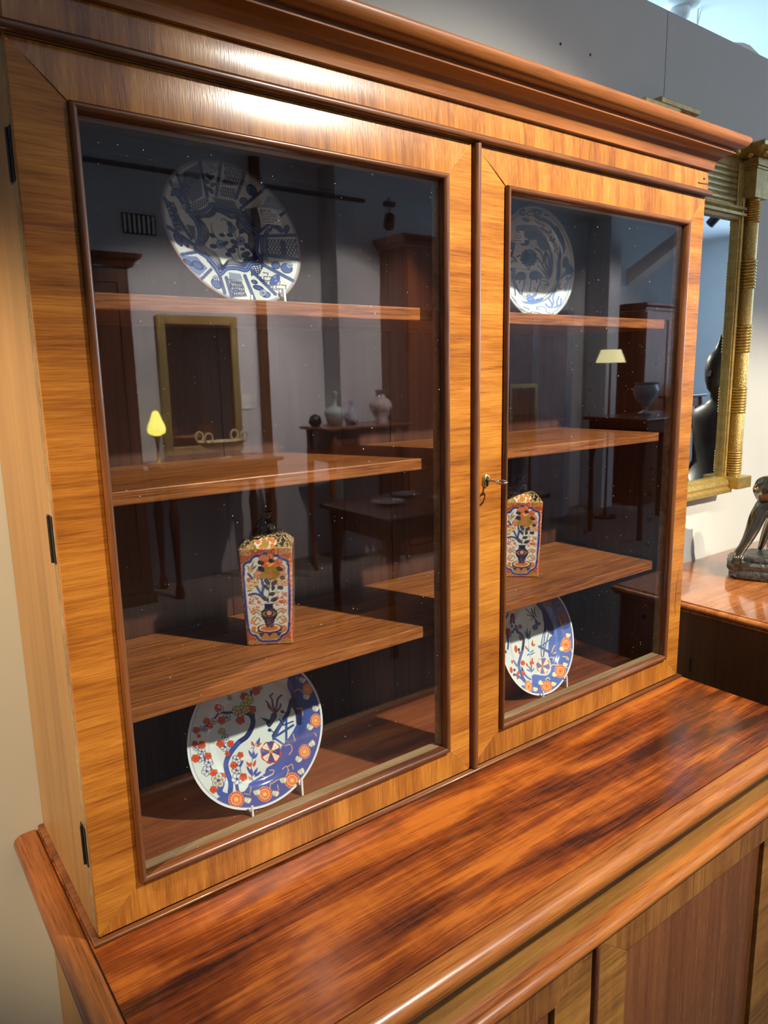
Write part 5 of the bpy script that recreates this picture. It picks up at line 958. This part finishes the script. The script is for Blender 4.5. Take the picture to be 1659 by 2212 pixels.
MB().lathe([(.055, .0388), (.06, .048), (.03, .06), (.012, .08), (.010, .15), (.018, .22), (.034, .235), (.036, .242), (.0001, .245)], (1.63, -4.28, 0), 20).build('base', 'brass', tl, smooth=50)
n_ = 32; rg = []
for r_, z in ((.030, .246), (.058, .26), (.064, .285), (.056, .32), (.040, .355), (.030, .385), (.020, .41), (.004, .416)): rg.append([(1.63 + r_ * (1 + .06 * math.cos(8 * 2 * PI * i / n_)) * math.cos(2 * PI * i / n_), -4.28 + r_ * (1 + .06 * math.cos(8 * 2 * PI * i / n_)) * math.sin(2 * PI * i / n_), z) for i in range(n_)])
MB().loft(rg).build('lamp_shade', 'shade', tl, smooth=60); MB().lathe([(.008, .4165), (.012, .424), (.005, .435), (.0001, .445)], (1.63, -4.28, 0), 12).build('finial', 'brass', tl, smooth=50)
bw = thing('handled_bowl', (2.12, -4.28, .0385), 'pale metal centrepiece bowl with four looped handles beside the yellow lamp', 'bowl')
MB().lathe([(.07, .0388), (.075, .05), (.025, .065), (.025, .085), (.12, .12), (.19, .165), (.195, .172), (.18, .165), (.10, .125), (.0001, .115)], (2.12, -4.28, 0), 30, sc=(1, .6)).build('bowl_body', 'palegold', bw, smooth=50)
for k in range(4):
    a = PI / 4 + k * PI / 2; cx_, cy_ = 2.12 + .2 * math.cos(a), -4.28 + .12 * math.sin(a)
    MB().tube([(cx_ + .030 * math.cos(2 * PI * q_ / 20), cy_, .205 + .036 * math.sin(2 * PI * q_ / 20)) for q_ in range(20)], .007, 8, closed=True).build('handle', 'palegold', bw, smooth=60)
pm = thing('pier_mirror', (2.11, -4.59, .06), 'tall gilt framed mirror on the far wall above the console table', 'mirror')
for a in ((1.79, 1.85, .06, 1.10), (2.37, 2.43, .06, 1.10), (1.85, 2.37, .06, .12), (1.85, 2.37, 1.03, 1.10)): box(a[0], a[1], -4.598, -4.555, a[2], a[3]).build('frame_side', 'gilt', pm, bevel=.006)
box(1.85, 2.37, -4.598, -4.585, .12, 1.03).build('mirror_glass', 'mirror_brown', pm)
ls = thing('light_switch', (2.49, -4.6, .44), 'white light switch on the far wall right of the pier mirror', 'switch'); box(2.45, 2.53, -4.5995, -4.590, .38, .50).build('plate', 'white', ls, bevel=.004); box(2.48, 2.50, -4.590, -4.585, .42, .46).build('rocker', 'white', ls)
vt = thing('side_table', (3.16, -3.98, FZ), 'brown cabriole side table carrying vases, reflected in the left pane', 'table')
box(2.74, 3.58, -4.2, -3.76, .225, .250).build('table_top', 'redwood', vt, bevel=.008); box(2.80, 3.40, -4.15, -3.8, -.02, .2245).build('apron', 'redwood', vt)
for x in (2.80, 3.50):
    for y in (-3.82, -4.14): MB().tube([(x, y, .224), (x + .012, y, .12), (x - .004, y, -.1), (x - .012, y, -.5), (x + .012, y, FZ + .04), (x + .02, y, FZ + .002)], [.030, .036, .026, .016, .014, .022], 12).build('leg', 'redwood', vt, smooth=60)
def vase(x, y, z, prof, mat, label, name='vase'):
    o = MB().lathe([(r_, z + .0006 + h_) for r_, h_ in prof], (x, y, 0), 28).build(name, mat, None, smooth=60); return tag(o, label, 'vase')
vase(3.36, -3.95, .250, [(.055, 0), (.06, .02), (.05, .04), (.085, .10), (.095, .14), (.08, .175), (.04, .205), (.032, .235), (.045, .26), (.055, .265), (.045, .262), (.02, .23)], 'famille', 'large pink baluster vase with flared lip on the side table')
vase(3.12, -4.02, .250, [(.035, 0), (.05, .01), (.06, .05), (.05, .09), (.022, .12), (.014, .15), (.020, .185), (.012, .18)], 'bluewhite', 'slender blue and white bottle vase at the middle of the side table')
vase(2.92, -3.95, .250, [(.04, 0), (.05, .01), (.085, .09), (.082, .12), (.05, .14), (.016, .16), (.014, .22), (.026, .235), (.024, .26), (.0001, .27)], 'celadon', 'pale green covered jar with ball finial on the side table')
vase(2.80, -4.05, .250, [(.03, 0), (.055, .03), (.04, .075), (.015, .09), (.0001, .095)], 'statue', 'small dark pot at the left end of the side table')
# right-hand pane: screen, standing lamp, dark tables
sc_ = thing('folding_screen', (5.5, -4.3, FZ), 'grey violet folding screen reflected in the right pane', 'screen')
for k in range(5):
    x0 = 4.98 + k * .26; y0, y1 = (-4.40, -4.28) if k % 2 else (-4.28, -4.40)
    MB().prism([(x0, y0), (x0 + .255, y1), (x0 + .255, y1 + .02), (x0, y0 + .02)], 2, FZ + .001, 1.25).build('screen_panel', 'curtain', sc_)
pa = thing('easel_picture', (5.25, -4.1, FZ), 'brown picture propped low before the folding screen', 'picture'); box(5.02, 5.42, -4.14, -4.11, -.15, .52).build('frame', 'gilt', pa, bevel=.006); box(5.06, 5.38, -4.1098, -4.108, -.11, .48).build('canvas', 'redwood', pa)
for x in (5.08, 5.36): box(x, x + .02, -4.16, -4.142, FZ + .0005, .3).build('easel_leg', 'darkwood', pa)
fl = thing('floor_lamp', (6.35, -3.95, FZ), 'standing lamp with lit cream shade reflected in the right pane', 'lamp')
MB().lathe([(.13, FZ + .001), (.13, FZ + .02), (.02, FZ + .04), (.012, FZ + .1), (.012, .70), (.0001, .705)], (6.35, -3.95, 0), 20).build('pole', 'darkwood', fl, smooth=50); MB().lathe([(.15, .71), (.10, .84)], (6.35, -3.95, 0), 30).build('lamp_shade', 'shade2', fl, smooth=60)
tl2 = thing('mantel_lamp', (7.35, -3.5, .35), 'small glowing round lamp at the far right of the shop', 'lamp'); MB().ball((7.35, -3.5, .52), .05).build('globe', 'shade', tl2, smooth=70); MB().lathe([(.05, .3506), (.05, .36), (.015, .38), (.015, .47)], (7.35, -3.5, 0), 16).build('base', 'brass', tl2, smooth=50)
def dark_table(x0, x1, y0, y1, z, label):
    t = thing('display_table', ((x0 + x1) / 2, (y0 + y1) / 2, FZ), label, 'table'); box(x0, x1, y0, y1, z - .03, z).build('table_top', 'darkwood', t, bevel=.008); box(x0 + .05, x1 - .05, y0 + .05, y1 - .05, z - .14, z - .0305).build('apron', 'darkwood', t)
    for x in (x0 + .07, x1 - .07):
        for y in (y0 + .07, y1 - .07): MB().tube([(x, y, z - .031), (x + .02, y, z - .15), (x - .005, y, z - .45), (x + .01, y, FZ + .002)], [.04, .045, .022, .026], 12).build('leg', 'darkwood', t, smooth=60)
dark_table(5.6, 6.9, -3.7, -3.0, .20, 'dark display table reflected low in the right pane'); dark_table(7.0, 7.8, -3.8, -3.2, .35, 'dark square table under the small round lamp')
dark_table(2.1, 3.4, -2.9, -2.2, -.12, 'dark polished dining table in the middle of the shop')
for k, (x, y, r_) in enumerate(((2.4, -2.6, .10), (2.75, -2.45, .11), (3.1, -2.6, .10), (2.65, -2.75, .09))):
    o = MB().lathe([(r_ * .6, -.1195), (r_, -.105), (r_ * .98, -.103), (r_ * .55, -.112), (.0001, -.112)], (x, y, 0), 24).build('dinner_plate', 'celadon', None, smooth=50); tag(o, ('pale plate nearest the left end of the dining table', 'largest pale plate on the front side of the dining table', 'pale plate at the right end of the dining table', 'smallest pale plate at the back of the dining table')[k], 'plate', 'plates on the dining table')
vase(6.1, -3.35, .200, [(.06, 0), (.07, .02), (.02, .05), (.03, .08), (.11, .18), (.12, .25), (.10, .29), (.12, .31), (.11, .30)], 'celadon', 'pale two-stage urn on the long display table', 'urn')
for x, z in ((1.73, 1.72), (7.1, 1.68)):
    v = thing('wall_vent', (x, -4.6, z), 'white slatted vent high on the far wall, ' + ('left' if x < 3 else 'right') + ' one of two', 'vent')
    box(x - .12, x + .12, -4.5995, -4.594, z - .07, z + .07).build('backing', 'hole', v)
    for k in range(7): box(x - .11 + k * .034, x - .095 + k * .034, -4.594, -4.588, z - .06, z + .06).build('slat', 'white', v)
